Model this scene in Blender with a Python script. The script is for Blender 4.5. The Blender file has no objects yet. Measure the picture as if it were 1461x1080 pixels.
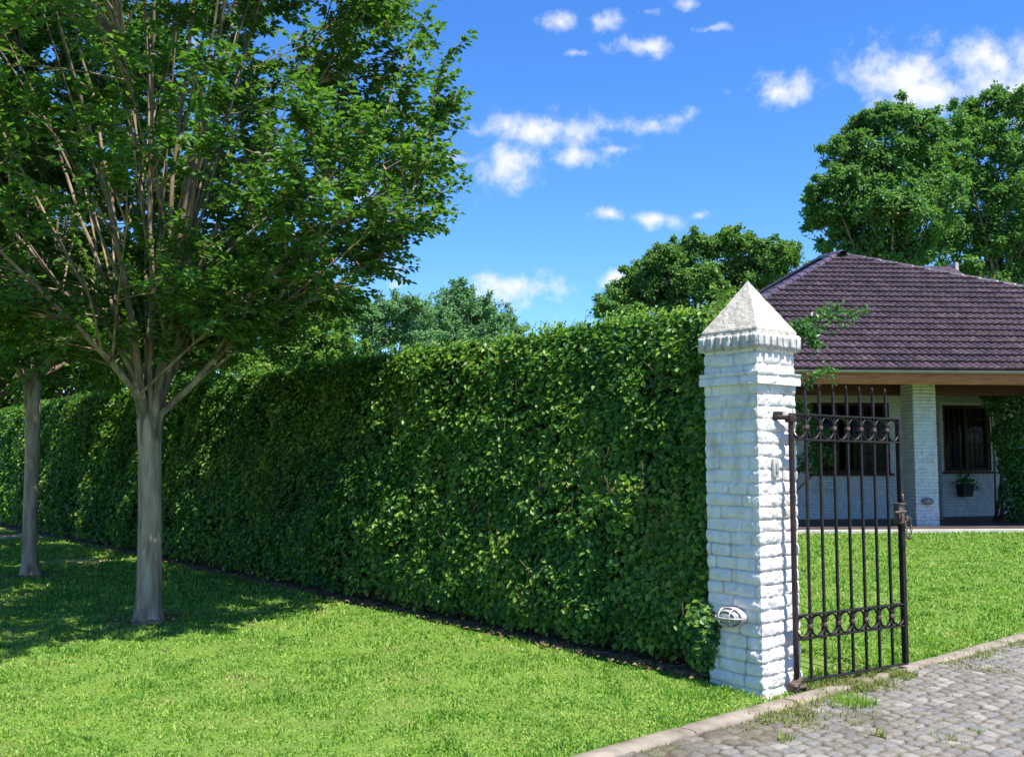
import bpy, bmesh, math, random
import numpy as np
from mathutils import Vector, Matrix
rng = np.random.default_rng(7)
random.seed(7)
SC = bpy.context.scene
COL = SC.collection
R = math.radians

# ------------------------------------------------------------------ camera model
F, CX, CY, H = 1400.0, 730.5, 540.0, 1.5
TH = math.atan(110 / F)
CT, ST = math.cos(TH), math.sin(TH)
def ray(x, y):
    return np.array([x - CX, F * CT - (540 - y) * ST, F * ST + (540 - y) * CT])
def G(x, y, z=0.0):
    r = ray(x, y); t = (z - H) / r[2]; return r[:2] * t
def at(x, y, Y):
    r = ray(x, y); t = Y / r[1]; return np.array([r[0] * t, Y, H + r[2] * t])

# the hedge / pillar / driveway frame: X along the hedge toward the drive, Y back
C0 = np.array([1.607, 6.415])
UA = R(-40.38)
U = np.array([math.sin(UA), math.cos(UA)]); V = np.array([U[1], -U[0]])
PHI = math.atan2(-U[1], -U[0])
def P(X, Y):
    X = np.asarray(X, float); Y = np.asarray(Y, float)
    return C0[0] - U[0] * X + V[0] * Y, C0[1] - U[1] * X + V[1] * Y
def Pinv(x, y):
    dx, dy = x - C0[0], y - C0[1]
    return -(dx * U[0] + dy * U[1]), dx * V[0] + dy * V[1]

# ------------------------------------------------------------------ noise
def _hash(i, j, k, seed):
    n = (i * 374761393 + j * 668265263 + k * 2147483647 + seed * 1274126177) & 0xFFFFFFFF
    n = ((n ^ (n >> 13)) * 1274126177) & 0xFFFFFFFF
    n = n ^ (n >> 16)
    return (n & 0xFFFF) / 65535.0
def vnoise(p, seed=0):
    p = np.asarray(p, float); i = np.floor(p).astype(np.int64); f = p - i
    f = f * f * (3 - 2 * f); r = 0
    for a in (0, 1):
        for b in (0, 1):
            for c in (0, 1):
                w = (f[..., 0] if a else 1 - f[..., 0]) * (f[..., 1] if b else 1 - f[..., 1]) * (f[..., 2] if c else 1 - f[..., 2])
                r = r + w * _hash(i[..., 0] + a, i[..., 1] + b, i[..., 2] + c, seed)
    return r
def fbm(p, seed=0, oct=3):
    r, a, t = 0, 1.0, 0
    p = np.asarray(p, float)
    for o in range(oct):
        r = r + a * vnoise(p * 2 ** o, seed + o); t += a; a *= .5
    return r / t
def hash1(i, j=0, seed=0):
    i = np.asarray(i).astype(np.int64); j = np.asarray(j).astype(np.int64)
    return _hash(i, j, i * 0 + 5, seed)

# ------------------------------------------------------------------ mesh helpers
class MB:
    def __init__(s): s.v = []; s.l = []; s.c = []; s.n = 0
    def add(s, v, f):
        """f: array (n,k) of polygons"""
        v = np.asarray(v, float).reshape(-1, 3); f = np.asarray(f, np.int64)
        s.v.append(v); s.l.append((f + s.n).ravel()); s.c.append(np.full(len(f), f.shape[1])); s.n += len(v)
    def data(s):
        return np.concatenate(s.v), np.concatenate(s.l), np.concatenate(s.c)
    def build(s, name, mat=None, parent=None, smooth=True, attrs=None):
        v, l, c = s.data()
        me = bpy.data.meshes.new(name)
        me.vertices.add(len(v)); me.vertices.foreach_set('co', v.astype(np.float32).ravel())
        me.loops.add(len(l)); me.loops.foreach_set('vertex_index', l.astype(np.int32))
        me.polygons.add(len(c))
        st = np.concatenate([[0], np.cumsum(c)[:-1]]).astype(np.int32)
        me.polygons.foreach_set('loop_start', st)
        me.update(calc_edges=True)
        me.polygons.foreach_set('use_smooth', np.full(len(c), smooth))
        if getattr(s, 'j', None) is not None:
            jj = np.concatenate(s.j); attrs = dict(attrs or {}, joint=np.stack([jj, jj, jj, jj], -1))
        for k, a in (attrs or {}).items():
            at_ = me.attributes.new(k, 'FLOAT_COLOR', 'POINT')
            at_.data.foreach_set('color', np.asarray(a, np.float32).ravel())
        me.validate()
        o = bpy.data.objects.new(name, me); COL.objects.link(o)
        if mat: me.materials.append(mat)
        if parent is not None: o.parent = parent
        return o
    def box(s, c, d, M=None, bev=0.0):
        bm = bmesh.new(); bmesh.ops.create_cube(bm, size=1)
        for v in bm.verts: v.co = Vector((v.co.x * d[0], v.co.y * d[1], v.co.z * d[2]))
        if bev: bmesh.ops.bevel(bm, geom=bm.edges[:], offset=bev, segments=2, affect='EDGES', profile=.6)
        T = Matrix.Translation(c) if M is None else Matrix.Translation(c) @ M
        bm.transform(T); s.bm(bm); bm.free()
    def bm(s, bm):
        bm.verts.index_update(); v = np.array([w.co[:] for w in bm.verts])
        by = {}
        for f in bm.faces: by.setdefault(len(f.verts), []).append([w.index for w in f.verts])
        b = s.n
        s.v.append(v); s.n += len(v)
        for k, fs in by.items():
            fs = np.array(fs); s.l.append((fs + b).ravel()); s.c.append(np.full(len(fs), k))
    def tube(s, pts, rad, n=8, cap=True, mod=None):
        p = np.asarray(pts, float); m = len(p); rad = np.broadcast_to(np.asarray(rad, float), (m,))
        t = np.gradient(p, axis=0); t /= np.linalg.norm(t, axis=1)[:, None] + 1e-9
        ref = np.array([0, 0, 1.]) if abs(t[0][2]) < .9 else np.array([1., 0, 0])
        x = np.cross(ref, t[0]); x /= np.linalg.norm(x); X = [x]
        for k in range(1, m):
            x = X[-1] - t[k] * np.dot(X[-1], t[k]); x /= np.linalg.norm(x) + 1e-9; X.append(x)
        X = np.array(X); Y = np.cross(t, X)
        a = np.linspace(0, 2 * math.pi, n, endpoint=False)
        rr = rad[:, None] * np.ones(n)
        if mod is not None: rr = rr * mod(a[None, :], p[:, 2:3])
        v = p[:, None] + rr[..., None] * (np.cos(a)[None, :, None] * X[:, None] + np.sin(a)[None, :, None] * Y[:, None])
        i = np.arange(m - 1)[:, None] * n + np.arange(n)[None]; j = np.arange(m - 1)[:, None] * n + (np.arange(n)[None] + 1) % n
        f = np.stack([i, j, j + n, i + n], -1).reshape(-1, 4)
        s.add(v, f)
        if cap:
            b = s.n - m * n
            s.l.append(np.arange(n)[::-1] + b); s.c.append(np.array([n]))
            s.l.append(np.arange(n) + b + (m - 1) * n); s.c.append(np.array([n]))
    def grid(s, g, keep=None, flip=False):
        a, b = g.shape[:2]
        i = np.arange(a - 1)[:, None] * b + np.arange(b - 1)[None]
        f = np.stack([i, i + b, i + b + 1, i + 1], -1).reshape(-1, 4)
        if flip: f = f[:, ::-1]
        if keep is not None: f = f[keep.ravel()]
        s.add(g.reshape(-1, 3), f)
    def lathe(s, prof, n=20, c=(0, 0, 0), sx=1, sy=1):
        prof = np.asarray(prof, float); a = np.linspace(0, 2 * math.pi, n, endpoint=False)
        v = np.stack([prof[:, :1] * np.cos(a) * sx + c[0], prof[:, :1] * np.sin(a) * sy + c[1], prof[:, 1:2] + 0 * a + c[2]], -1)
        m = len(prof)
        i = np.arange(m - 1)[:, None] * n + np.arange(n)[None]; j = np.arange(m - 1)[:, None] * n + (np.arange(n)[None] + 1) % n
        s.add(v, np.stack([i, j, j + n, i + n], -1).reshape(-1, 4))

def norm(a): return a / (np.linalg.norm(a, axis=-1, keepdims=True) + 1e-9)
LEAF = np.array([(0, 0, 0), (-.40, .28, 1), (-.42, .62, 1), (0, 1, 0), (.42, .62, 1), (.40, .28, 1)], float)
LEAF_F = np.array([(0, 3, 2, 1), (0, 5, 4, 3)])
def leaves(mb, pos, axis, nrm, size, asp=.62, fold=.22, droop=.15):
    """many leaves, each two folded quads"""
    N = len(pos); ax = norm(axis); x = norm(np.cross(ax, nrm)); z = np.cross(x, ax)
    size = np.broadcast_to(np.asarray(size, float), (N,))
    T = LEAF
    asp = np.broadcast_to(asp, (N,))
    lx = T[None, :, 0] * asp[:, None]; ly = T[None, :, 1] + 0 * lx; lz = T[None, :, 2] * fold * asp[:, None] - droop * T[None, :, 1] ** 2
    v = pos[:, None] + size[:, None, None] * (lx[..., None] * x[:, None] + ly[..., None] * ax[:, None] + lz[..., None] * z[:, None])
    f = (LEAF_F[None] + 6 * np.arange(N)[:, None, None]).reshape(-1, 4)
    mb.add(v, f)
def runit(n, r=None):
    r = r or rng
    return norm(r.normal(size=(n, 3)))

# ------------------------------------------------------------------ object helpers
def tag(o, label=None, cat=None, group=None, kind=None):
    if label: o['label'] = label
    if cat: o['category'] = cat
    if group: o['group'] = group
    if kind: o['kind'] = kind
    return o
def thing(name, label, cat, loc=(0, 0, 0), rz=0.0, group=None):
    o = bpy.data.objects.new(name, None); COL.objects.link(o)
    o.empty_display_size = .2
    o.location = loc; o.rotation_euler = (0, 0, rz)
    return tag(o, label, cat, group)

# ------------------------------------------------------------------ materials
def new_mat(name):
    m = bpy.data.materials.new(name); m.use_nodes = True
    nt = m.node_tree; return m, nt, nt.nodes['Principled BSDF']
def nd(nt, t, **kw):
    n = nt.nodes.new(t)
    for k, v in kw.items():
        if k in n.inputs: n.inputs[k].default_value = v
        else: setattr(n, k, v)
    return n
def ramp(nt, fac, stops):
    r = nt.nodes.new('ShaderNodeValToRGB'); e = r.color_ramp.elements
    while len(e) < len(stops): e.new(.5)
    for k, (p, c) in enumerate(stops):
        e[k].position = p; e[k].color = (*c, 1)
    nt.links.new(fac, r.inputs[0]); return r.outputs[0]
def objco(nt, scale=None):
    g = nt.nodes.new('ShaderNodeNewGeometry'); o = g.outputs['Position']
    if scale is not None:
        mp = nd(nt, 'ShaderNodeMapping'); mp.inputs['Scale'].default_value = scale
        nt.links.new(o, mp.inputs[0]); o = mp.outputs[0]
    return o
def noise(nt, co, scale, detail=4, rough=.55):
    n = nd(nt, 'ShaderNodeTexNoise', Scale=scale, Detail=detail, Roughness=rough)
    nt.links.new(co, n.inputs['Vector']); return n.outputs['Fac']
def mixc(nt, fac, a, b, mode='MIX'):
    m = nt.nodes.new('ShaderNodeMix'); m.data_type = 'RGBA'; m.blend_type = mode
    for k, s in ((0, fac), (6, a), (7, b)):
        if hasattr(s, 'links'): nt.links.new(s, m.inputs[k])
        else: m.inputs[k].default_value = s if k == 0 else (*s, 1)
    return m.outputs[2]
def bump(nt, bs, h, strength=.3, dist=.01):
    b = nd(nt, 'ShaderNodeBump', Strength=strength, Distance=dist)
    nt.links.new(h, b.inputs['Height']); nt.links.new(b.outputs[0], bs.inputs['Normal'])
def noisy(name, cols, scale, rough=.7, bscale=None, bstr=.3, bdist=.01, spec=.4, stretch=None, detail=5, metal=0):
    m, nt, bs = new_mat(name); co = objco(nt, stretch)
    f = noise(nt, co, scale, detail)
    n = len(cols); c = ramp(nt, f, [(.3 + .4 * k / max(1, n - 1), cc) for k, cc in enumerate(cols)])
    nt.links.new(c, bs.inputs['Base Color'])
    bs.inputs['Roughness'].default_value = rough; bs.inputs['Specular IOR Level'].default_value = spec
    bs.inputs['Metallic'].default_value = metal
    if bscale: bump(nt, bs, noise(nt, co, bscale, 6, .6), bstr, bdist)
    return m
def leaf_mat(name, cols, trans=.35, rough=.42, spec=.45, tcol=None, nscale=1.2, namp=.75):
    """foliage: colour differs from leaf to leaf and slowly over the plant; light shines through"""
    m, nt, bs = new_mat(name)
    g = nt.nodes.new('ShaderNodeNewGeometry')
    ni = noise(nt, g.outputs['Position'], nscale, 3)
    a = nd(nt, 'ShaderNodeMath', operation='MULTIPLY_ADD'); nt.links.new(g.outputs['Random Per Island'], a.inputs[0])
    a.inputs[1].default_value = .62
    b = nd(nt, 'ShaderNodeMath', operation='MULTIPLY_ADD'); nt.links.new(ni, b.inputs[0]); b.inputs[1].default_value = namp; b.inputs[2].default_value = .195 - namp * .5
    nt.links.new(b.outputs[0], a.inputs[2])
    n = len(cols)
    c = ramp(nt, a.outputs[0], [(k / (n - 1), cc) for k, cc in enumerate(cols)])
    nt.links.new(c, bs.inputs['Base Color'])
    bs.inputs['Roughness'].default_value = rough; bs.inputs['Specular IOR Level'].default_value = spec
    t = nt.nodes.new('ShaderNodeBsdfTranslucent')
    tc = mixc(nt, 1.0, c, tcol or (1.6, 1.7, .55), 'MULTIPLY'); nt.links.new(tc, t.inputs[0])
    mx = nt.nodes.new('ShaderNodeMixShader'); mx.inputs[0].default_value = trans
    nt.links.new(bs.outputs[0], mx.inputs[1]); nt.links.new(t.outputs[0], mx.inputs[2])
    nt.links.new(mx.outputs[0], nt.nodes['Material Output'].inputs[0])
    return m

M = {}
M['hedge_leaf'] = leaf_mat('hedge_leaf', [(.016, .055, .017), (.036, .11, .026), (.075, .185, .032), (.23, .36, .05), (.20, .15, .07)], trans=.42, rough=.45, spec=.4)
M['tree_leaf'] = leaf_mat('tree_leaf', [(.03, .08, .024), (.055, .135, .03), (.09, .19, .035), (.17, .28, .05)], trans=.42, rough=.5, spec=.32)
M['far_leaf'] = leaf_mat('far_leaf', [(.055, .125, .045), (.10, .21, .06), (.18, .32, .08)], trans=.35, rough=.5, spec=.3, nscale=.5)
M['mid_leaf'] = leaf_mat('mid_leaf', [(.05, .115, .035), (.10, .205, .05), (.19, .31, .065)], trans=.35, rough=.5, spec=.3, nscale=.5)
M['blue_leaf'] = leaf_mat('blue_leaf', [(.09, .19, .08), (.14, .27, .11), (.22, .36, .14)], trans=.3, rough=.55, spec=.3, tcol=(1.2, 1.4, .9), nscale=.4)  # blue green foliage, paled further to put distance haze into its colour
M['bright_leaf'] = leaf_mat('bright_leaf', [(.055, .125, .026), (.105, .205, .04), (.17, .30, .055)], trans=.4, rough=.5, spec=.3)
M['vine_leaf'] = leaf_mat('vine_leaf', [(.03, .10, .026), (.06, .17, .036), (.10, .23, .05)], trans=.3, rough=.45, spec=.35)
M['grass'] = leaf_mat('grass', [(.038, .12, .016), (.095, .225, .026), (.175, .325, .038), (.33, .44, .09), (.32, .28, .13)], trans=.35, rough=.5, spec=.3, tcol=(1.2, 1.4, .5), nscale=2.0, namp=1.25)
M['dry_grass'] = leaf_mat('dry_grass', [(.09, .17, .03), (.17, .24, .05), (.29, .28, .10), (.20, .15, .07)], trans=.25, rough=.6, spec=.2, tcol=(1.2, 1.2, .6), nscale=2.5)
M['litter'] = leaf_mat('litter', [(.10, .06, .035), (.22, .14, .08), (.30, .22, .12)], trans=.1, rough=.8, spec=.15)
M['bark'] = noisy('bark', [(.19, .12, .075), (.39, .275, .18), (.55, .42, .29)], 3.0, .85, 22, .5, .012, spec=.2, stretch=(5, 5, .9))
M['limb'] = noisy('limb', [(.10, .068, .043), (.23, .165, .11), (.36, .28, .195)], 4.0, .85, 30, .4, .008, spec=.2, stretch=(3, 3, 1))
M['twig'] = noisy('twig', [(.055, .04, .025), (.13, .09, .06)], 20, .9, spec=.1)
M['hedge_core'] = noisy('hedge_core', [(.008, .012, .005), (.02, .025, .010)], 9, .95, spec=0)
M['white_brick'] = None
def brick_paint(name, lo, hi, dirt, dscale=2.5):
    m, nt, bs = new_mat(name); co = objco(nt)
    c = ramp(nt, noise(nt, co, 9, 5), [(.3, lo), (.62, hi)])
    d = noise(nt, co, dscale, 6, .65)
    df = ramp(nt, d, [(.56, (0, 0, 0)), (.74, (1, 1, 1))])
    c = mixc(nt, df, c, dirt)
    sk = ramp(nt, noise(nt, objco(nt, (9, 9, .8)), 1.6, 5, .6), [(.52, (0, 0, 0)), (.75, (.55, .55, .55))]); c = mixc(nt, sk, c, (hi[0] * .62, hi[1] * .60, hi[2] * .55))
    at_ = nd(nt, 'ShaderNodeAttribute', attribute_name='joint'); sp_ = nd(nt, 'ShaderNodeSeparateColor'); nt.links.new(at_.outputs['Color'], sp_.inputs[0])
    jm = nd(nt, 'ShaderNodeMath', operation='MULTIPLY'); nt.links.new(sp_.outputs[0], jm.inputs[0]); nt.links.new(ramp(nt, d, [(.36, (.75, .75, .75)), (.58, (.10, .10, .10))]), jm.inputs[1])
    c = mixc(nt, jm.outputs[0], c, (lo[0] * .30, lo[1] * .28, lo[2] * .26))
    nt.links.new(c, bs.inputs['Base Color'])
    bs.inputs['Roughness'].default_value = .62; bs.inputs['Specular IOR Level'].default_value = .35
    bump(nt, bs, noise(nt, co, 70, 6, .6), .35, .006)
    return m
M['white_brick'] = brick_paint('white_brick', (.60, .57, .53), (.73, .70, .655), (.45, .41, .34))
M['house_brick'] = brick_paint('house_brick', (.46, .455, .44), (.60, .60, .585), (.34, .33, .27), 1.2)
M['weathered'] = brick_paint('weathered', (.34, .325, .295), (.58, .555, .515), (.16, .155, .15), 9)
M['cap_stone'] = noisy('cap_stone', [(.33, .30, .255), (.43, .395, .34), (.54, .50, .44)], 22, .9, 90, .6, .01, spec=.2)
M['concrete'] = noisy('concrete', [(.13, .108, .083), (.215, .182, .145), (.29, .25, .20)], 6, .9, 60, .5, .008, spec=.2)
M['iron'] = noisy('iron', [(.009, .008, .008), (.015, .012, .012), (.028, .02, .018)], 18, .5, 60, .2, .003, spec=.25)
M['iron_red'] = noisy('iron_red', [(.018, .010, .009), (.03, .015, .014), (.05, .026, .022)], 14, .5, 60, .2, .003, spec=.3)
M['rust'] = noisy('rust', [(.05, .032, .027), (.11, .07, .056), (.19, .135, .115)], 25, .8, 70, .5, .006, spec=.3)
M['lock_metal'] = noisy('lock_metal', [(.05, .036, .027), (.11, .08, .06), (.19, .15, .115)], 40, .5, spec=.5, metal=.3)
M['white_plastic'] = noisy('white_plastic', [(.34, .33, .30), (.44, .43, .40)], 20, .5, spec=.4)
M['lamp_glass'] = noisy('lamp_glass', [(.22, .22, .20), (.32, .32, .29)], 30, .25, spec=.6)
M['fascia'] = noisy('fascia', [(.25, .07, .015), (.41, .125, .027), (.50, .17, .042)], 3, .5, stretch=(1, 6, 12), spec=.4)
M['dark_wood'] = noisy('dark_wood', [(.035, .010, .008), (.07, .020, .014), (.11, .034, .022)], 4, .6, stretch=(1, 6, 10), spec=.3)
M['soffit'] = noisy('soffit', [(.05, .028, .018), (.09, .05, .03)], 4, .7, stretch=(8, 1, 1), spec=.2)
M['gutter'] = noisy('gutter', [(.24, .22, .20), (.33, .31, .285)], 3, .45, spec=.5)
M['plaster'] = noisy('plaster', [(.36, .35, .30), (.46, .45, .40)], 2, .9, 40, .2, .004, spec=.2)
M['porch_floor'] = noisy('porch_floor', [(.045, .032, .032), (.075, .054, .052)], 2, .55, spec=.4)
M['slab_edge'] = noisy('slab_edge', [(.36, .34, .30), (.46, .44, .395)], 5, .85, spec=.2)
M['pot'] = noisy('pot', [(.012, .012, .013), (.025, .022, .022)], 12, .6)
M['curtain'] = noisy('curtain', [(.20, .018, .022), (.32, .035, .04)], 5, .85, stretch=(6, 6, .5), spec=.1)
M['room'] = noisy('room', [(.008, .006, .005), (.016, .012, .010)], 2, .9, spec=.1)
m, nt, bs = new_mat('pane'); nt.nodes.remove(bs)
tr_ = nt.nodes.new('ShaderNodeBsdfTransparent'); tr_.inputs[0].default_value = (.55, .56, .56, 1); gl_ = nt.nodes.new('ShaderNodeBsdfGlossy'); gl_.inputs['Roughness'].default_value = .03
mx_ = nt.nodes.new('ShaderNodeMixShader'); mx_.inputs[0].default_value = .012; nt.links.new(tr_.outputs[0], mx_.inputs[1]); nt.links.new(gl_.outputs[0], mx_.inputs[2])
nt.links.new(mx_.outputs[0], nt.nodes['Material Output'].inputs[0]); M['pane'] = m
def tile_mat():
    m, nt, bs = new_mat('roof_tile'); co = objco(nt)
    c = ramp(nt, noise(nt, co, 7, 4), [(.3, (.026, .014, .016)), (.5, (.045, .026, .029)), (.7, (.082, .052, .056))])
    g = nt.nodes.new('ShaderNodeNewGeometry')
    v = nd(nt, 'ShaderNodeAttribute', attribute_name='tile')
    c2 = mixc(nt, 1.0, c, v.outputs['Color'], 'MULTIPLY')
    nt.links.new(c2, bs.inputs['Base Color']); bs.inputs['Roughness'].default_value = .46; bs.inputs['Specular IOR Level'].default_value = .42
    bump(nt, bs, noise(nt, co, 50, 3), .15, .004)
    return m
M['roof_tile'] = tile_mat()
M['ridge_tile'] = noisy('ridge_tile', [(.04, .024, .032), (.065, .044, .056), (.10, .075, .09)], 4, .33, 40, .15, .004, spec=.6)  # paler and bluer than the tiles: some sky reflection put into the colour

def lawn_mat():
    m, nt, bs = new_mat('lawn'); co = objco(nt)
    f = noise(nt, co, 1.7, 5)
    fine = noise(nt, co, 45, 4, .7)
    c = ramp(nt, fine, [(.25, (.045, .08, .016)), (.5, (.11, .19, .03)), (.72, (.20, .28, .05))])
    c = mixc(nt, ramp(nt, f, [(.45, (0, 0, 0)), (.75, (.6, .6, .6))]), c, (.11, .13, .04))
    # bare worn patches by the row of trees
    bare = None
    for (px, py, rx, ry) in BARE:
        gx, gy = G(px, py)
        mp = nd(nt, 'ShaderNodeMapping'); mp.inputs['Location'].default_value = (-gx / rx, -gy / ry, 0); mp.inputs['Scale'].default_value = (1 / rx, 1 / ry, 0)
        nt.links.new(co, mp.inputs[0])
        ln = nd(nt, 'ShaderNodeVectorMath', operation='LENGTH'); nt.links.new(mp.outputs[0], ln.inputs[0])
        s = nd(nt, 'ShaderNodeMath', operation='MULTIPLY_ADD'); nt.links.new(f, s.inputs[0]); s.inputs[1].default_value = 1.2; nt.links.new(ln.outputs['Value'], s.inputs[2])
        r = ramp(nt, s.outputs[0], [(.75, (1, 1, 1)), (1.0, (0, 0, 0))]) if False else None
        q = nd(nt, 'ShaderNodeMapRange'); q.inputs[1].default_value = 1.15; q.inputs[2].default_value = 1.7; q.inputs[3].default_value = 1; q.inputs[4].default_value = 0
        nt.links.new(s.outputs[0], q.inputs[0])
        if bare is None: bare = q.outputs[0]
        else:
            mx = nd(nt, 'ShaderNodeMath', operation='MAXIMUM'); nt.links.new(bare, mx.inputs[0]); nt.links.new(q.outputs[0], mx.inputs[1]); bare = mx.outputs[0]
    soil = ramp(nt, fine, [(.3, (.30, .22, .14)), (.7, (.46, .36, .25))])
    c = mixc(nt, bare, c, soil)
    nt.links.new(c, bs.inputs['Base Color']); bs.inputs['Roughness'].default_value = .95; bs.inputs['Specular IOR Level'].default_value = .1
    bump(nt, bs, fine, .6, .02)
    return m
BARE = [(105, 800, .55, .5), (18, 765, .6, .6)]
M['lawn'] = lawn_mat()
M['soil'] = noisy('soil', [(.07, .05, .032), (.15, .11, .075), (.26, .20, .14)], 16, .95, 60, .8, .02, spec=.1)
def cobble_mat():
    m, nt, bs = new_mat('cobbles'); co = objco(nt)
    a = nd(nt, 'ShaderNodeAttribute', attribute_name='stone')
    sp = nd(nt, 'ShaderNodeSeparateColor'); nt.links.new(a.outputs['Color'], sp.inputs[0])
    c = ramp(nt, sp.outputs[0], [(0, (.085, .082, .078)), (.3, (.175, .155, .125)), (.5, (.13, .135, .14)), (.75, (.20, .185, .16)), (1, (.30, .28, .24))])
    n1 = noise(nt, co, 40, 5, .65)
    c = mixc(nt, .45, c, ramp(nt, n1, [(.3, (.06, .056, .052)), (.7, (.24, .22, .195))]))
    j = ramp(nt, noise(nt, co, 5, 4), [(.33, (.022, .017, .009)), (.5, (.075, .052, .028)), (.62, (.05, .062, .016))])
    c = mixc(nt, sp.outputs[1], c, j)
    nt.links.new(c, bs.inputs['Base Color']); bs.inputs['Roughness'].default_value = .75; bs.inputs['Specular IOR Level'].default_value = .35
    bump(nt, bs, noise(nt, co, 90, 5, .65), .45, .006)
    return m
M['cobbles'] = cobble_mat()

# ------------------------------------------------------------------ SETTING: ground
ZD = -.045     # driveway lies a little lower than the lawn
KX0, KX1 = .13, .275
mb = MB()
nx = np.array([-400, -60, -25] + list(np.linspace(-16, 18, 69)) + [40, 100, 400.]); ny = np.array([-60, -10.] + list(np.linspace(0, 30, 61)) + [60, 120, 900.])
gx, gy = np.meshgrid(nx, ny, indexing='ij')
PX, PY = Pinv(gx, gy)
gz = -.01 + .035 * (fbm(np.stack([gx * .45, gy * .45, gx * 0], -1), 3) - .5)
g = np.stack([gx, gy, gz], -1)
# the lawn sheet is dropped under the drive so that nothing pokes through the stones
drop = np.clip((PX + .35) / .5, 0, 1)
g[..., 2] = np.where(PX < 4.6, g[..., 2] * (1 - drop) - drop * .10, g[..., 2])
mb.grid(g); tag(mb.build('lawn', M['lawn']), kind='structure')
# earth below the drive follows the paving sheet; driveway: cobbles as a displaced sheet
def cobble_sheet(x0, x1, y0, y1, res, cell=.094):
    X, Y = np.meshgrid(np.arange(x0, x1 + res * .5, res), np.arange(y0, y1 + res * .5, res), indexing='ij')
    Xw = X + .03 * (vnoise(np.stack([X * 4, Y * 4, X * 0], -1), 11) - .5); Yw = Y + .03 * (vnoise(np.stack([X * 4, Y * 4, X * 0 + 9], -1), 12) - .5)
    ci = np.floor(Xw / cell).astype(int); cj = np.floor(Yw / (cell * 1.15)).astype(int)
    f1 = np.full(X.shape, 9.); f2 = np.full(X.shape, 9.); idr = np.zeros(X.shape); cxx = np.zeros(X.shape); cyy = np.zeros(X.shape)
    for a in range(-2, 3):
        for b in range(-2, 3):
            i = ci + a; j = cj + b
            px = (i + .5 + .42 * (hash1(i, j, 1) - .5)) * cell
            py = (j + .5 + .5 * (i % 2) + .42 * (hash1(i, j, 2) - .5)) * cell * 1.15
            d = (np.abs(Xw - px) ** 3.2 + np.abs((Yw - py) / 1.1) ** 3.2) ** (1 / 3.2); h = hash1(i, j, 3)
            new = d < f1
            cxx = np.where(new, Xw - px, cxx); cyy = np.where(new, Yw - py, cyy); f2 = np.where(new, f1, np.minimum(f2, d)); idr = np.where(new, h, idr); f1 = np.where(new, d, f1)
    e = (f2 - f1) / cell
    top = np.clip(1 - np.exp(-np.maximum(e - .07, 0) / .05), 0, 1)
    joint = np.clip(1 - (e - .09) / .10, 0, 1)
    ih = (idr * 65535).astype(int); z = ZD + .022 * top + top * (cxx * .16 * (hash1(ih, 14) - .5) + cyy * .16 * (hash1(ih, 15) - .5) - .45 * (cxx ** 2 + cyy ** 2)) + .007 * (hash1((idr * 65535).astype(int), 4) - .5) + .014 * (fbm(np.stack([X * 16, Y * 16, X * 0], -1), 5) - .5) + .05 * (fbm(np.stack([X * .9, Y * .9, X * 0], -1), 8) - .5)
    # the paving is choked with earth near the gate and kerb
    dirt = np.clip(fbm(np.stack([X * 2.2, Y * 2.2, X * 0], -1), 21) * 2.4 - .60 - (X - KX1) * 1.3, 0, 1)
    z = z - .008 * dirt * top
    joint = np.maximum(joint, np.clip(dirt * 1.1 - .35 * top, 0, 1))
    wx, wy = P(X, Y)
    return np.stack([wx, wy, z], -1), np.stack([idr, joint, dirt, np.ones_like(idr)], -1)
g1, a1 = cobble_sheet(KX1 - .03, 3.0, -1.6, 6.4, .0125)
mb = MB(); mb.grid(g1, flip=False)
at1 = [a1.reshape(-1, 4)]
for (x0, x1, y0, y1) in ((KX1 - .03, 4.9, 6.4, 16.0), (3.0, 4.9, -5.0, 6.4), (KX1 - .03, 3.0, -8, -1.6)):
    g2, a2 = cobble_sheet(x0, x1, y0, y1, .06); mb.grid(g2); at1.append(a2.reshape(-1, 4))
tag(mb.build('driveway', M['cobbles'], attrs={'stone': np.concatenate(at1)}), kind='structure')
# kerb : worn concrete strip, in cast lengths
mb = MB(); y = -4.0; k = 0
while y < 15:
    L = 1.0
    yy = np.linspace(y + .004, y + L - .004, 26); prof = [(KX0, -.12), (KX0 + .004, -.028), (KX0 + .018, -.015), (KX0 + .085, -.012), (KX1 - .018, -.018), (KX1 - .003, -.034), (KX1, -.12)]
    gg = []
    for q in yy:
        row = []
        for (x_, z_) in prof:
            w = .014 * (float(vnoise(np.array([q * 3, x_ * 20, 1.0]), 31)) - .5) if z_ > -.1 else 0
            ee = -.006 if (q == yy[0] or q == yy[-1]) else 0
            a, b = P(x_ + w, q); row.append((a, b, z_ + w * .6 + ee + .004 * (hash1(k, 1) - .5)))
        gg.append(row)
    mb.grid(np.array(gg), flip=True); y += L; k += 1
tag(mb.build('kerb', M['concrete']), kind='structure')
# soil strip at the hedge foot
HX0, HX1, HY0, HY1, HH = -26.0, -.44, .06, .86, 2.50
X, Y = np.meshgrid(np.linspace(-26, -.5, 260), np.linspace(-.03, 1.2, 14), indexing='ij')
Yw = np.where(Y < .1, Y + .06 * (vnoise(np.stack([X * 3, X * 0, X * 0], -1), 41) - .5), Y)
a, b = P(X, Yw)
zz = .016 + .012 * (fbm(np.stack([X * 8, Y * 8, X * 0], -1), 42) - .5) - .03 * (Y < .0)
mb = MB(); mb.grid(np.stack([a, b, zz], -1), flip=True); tag(mb.build('soil_strip', M['soil']), kind='structure')

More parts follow.
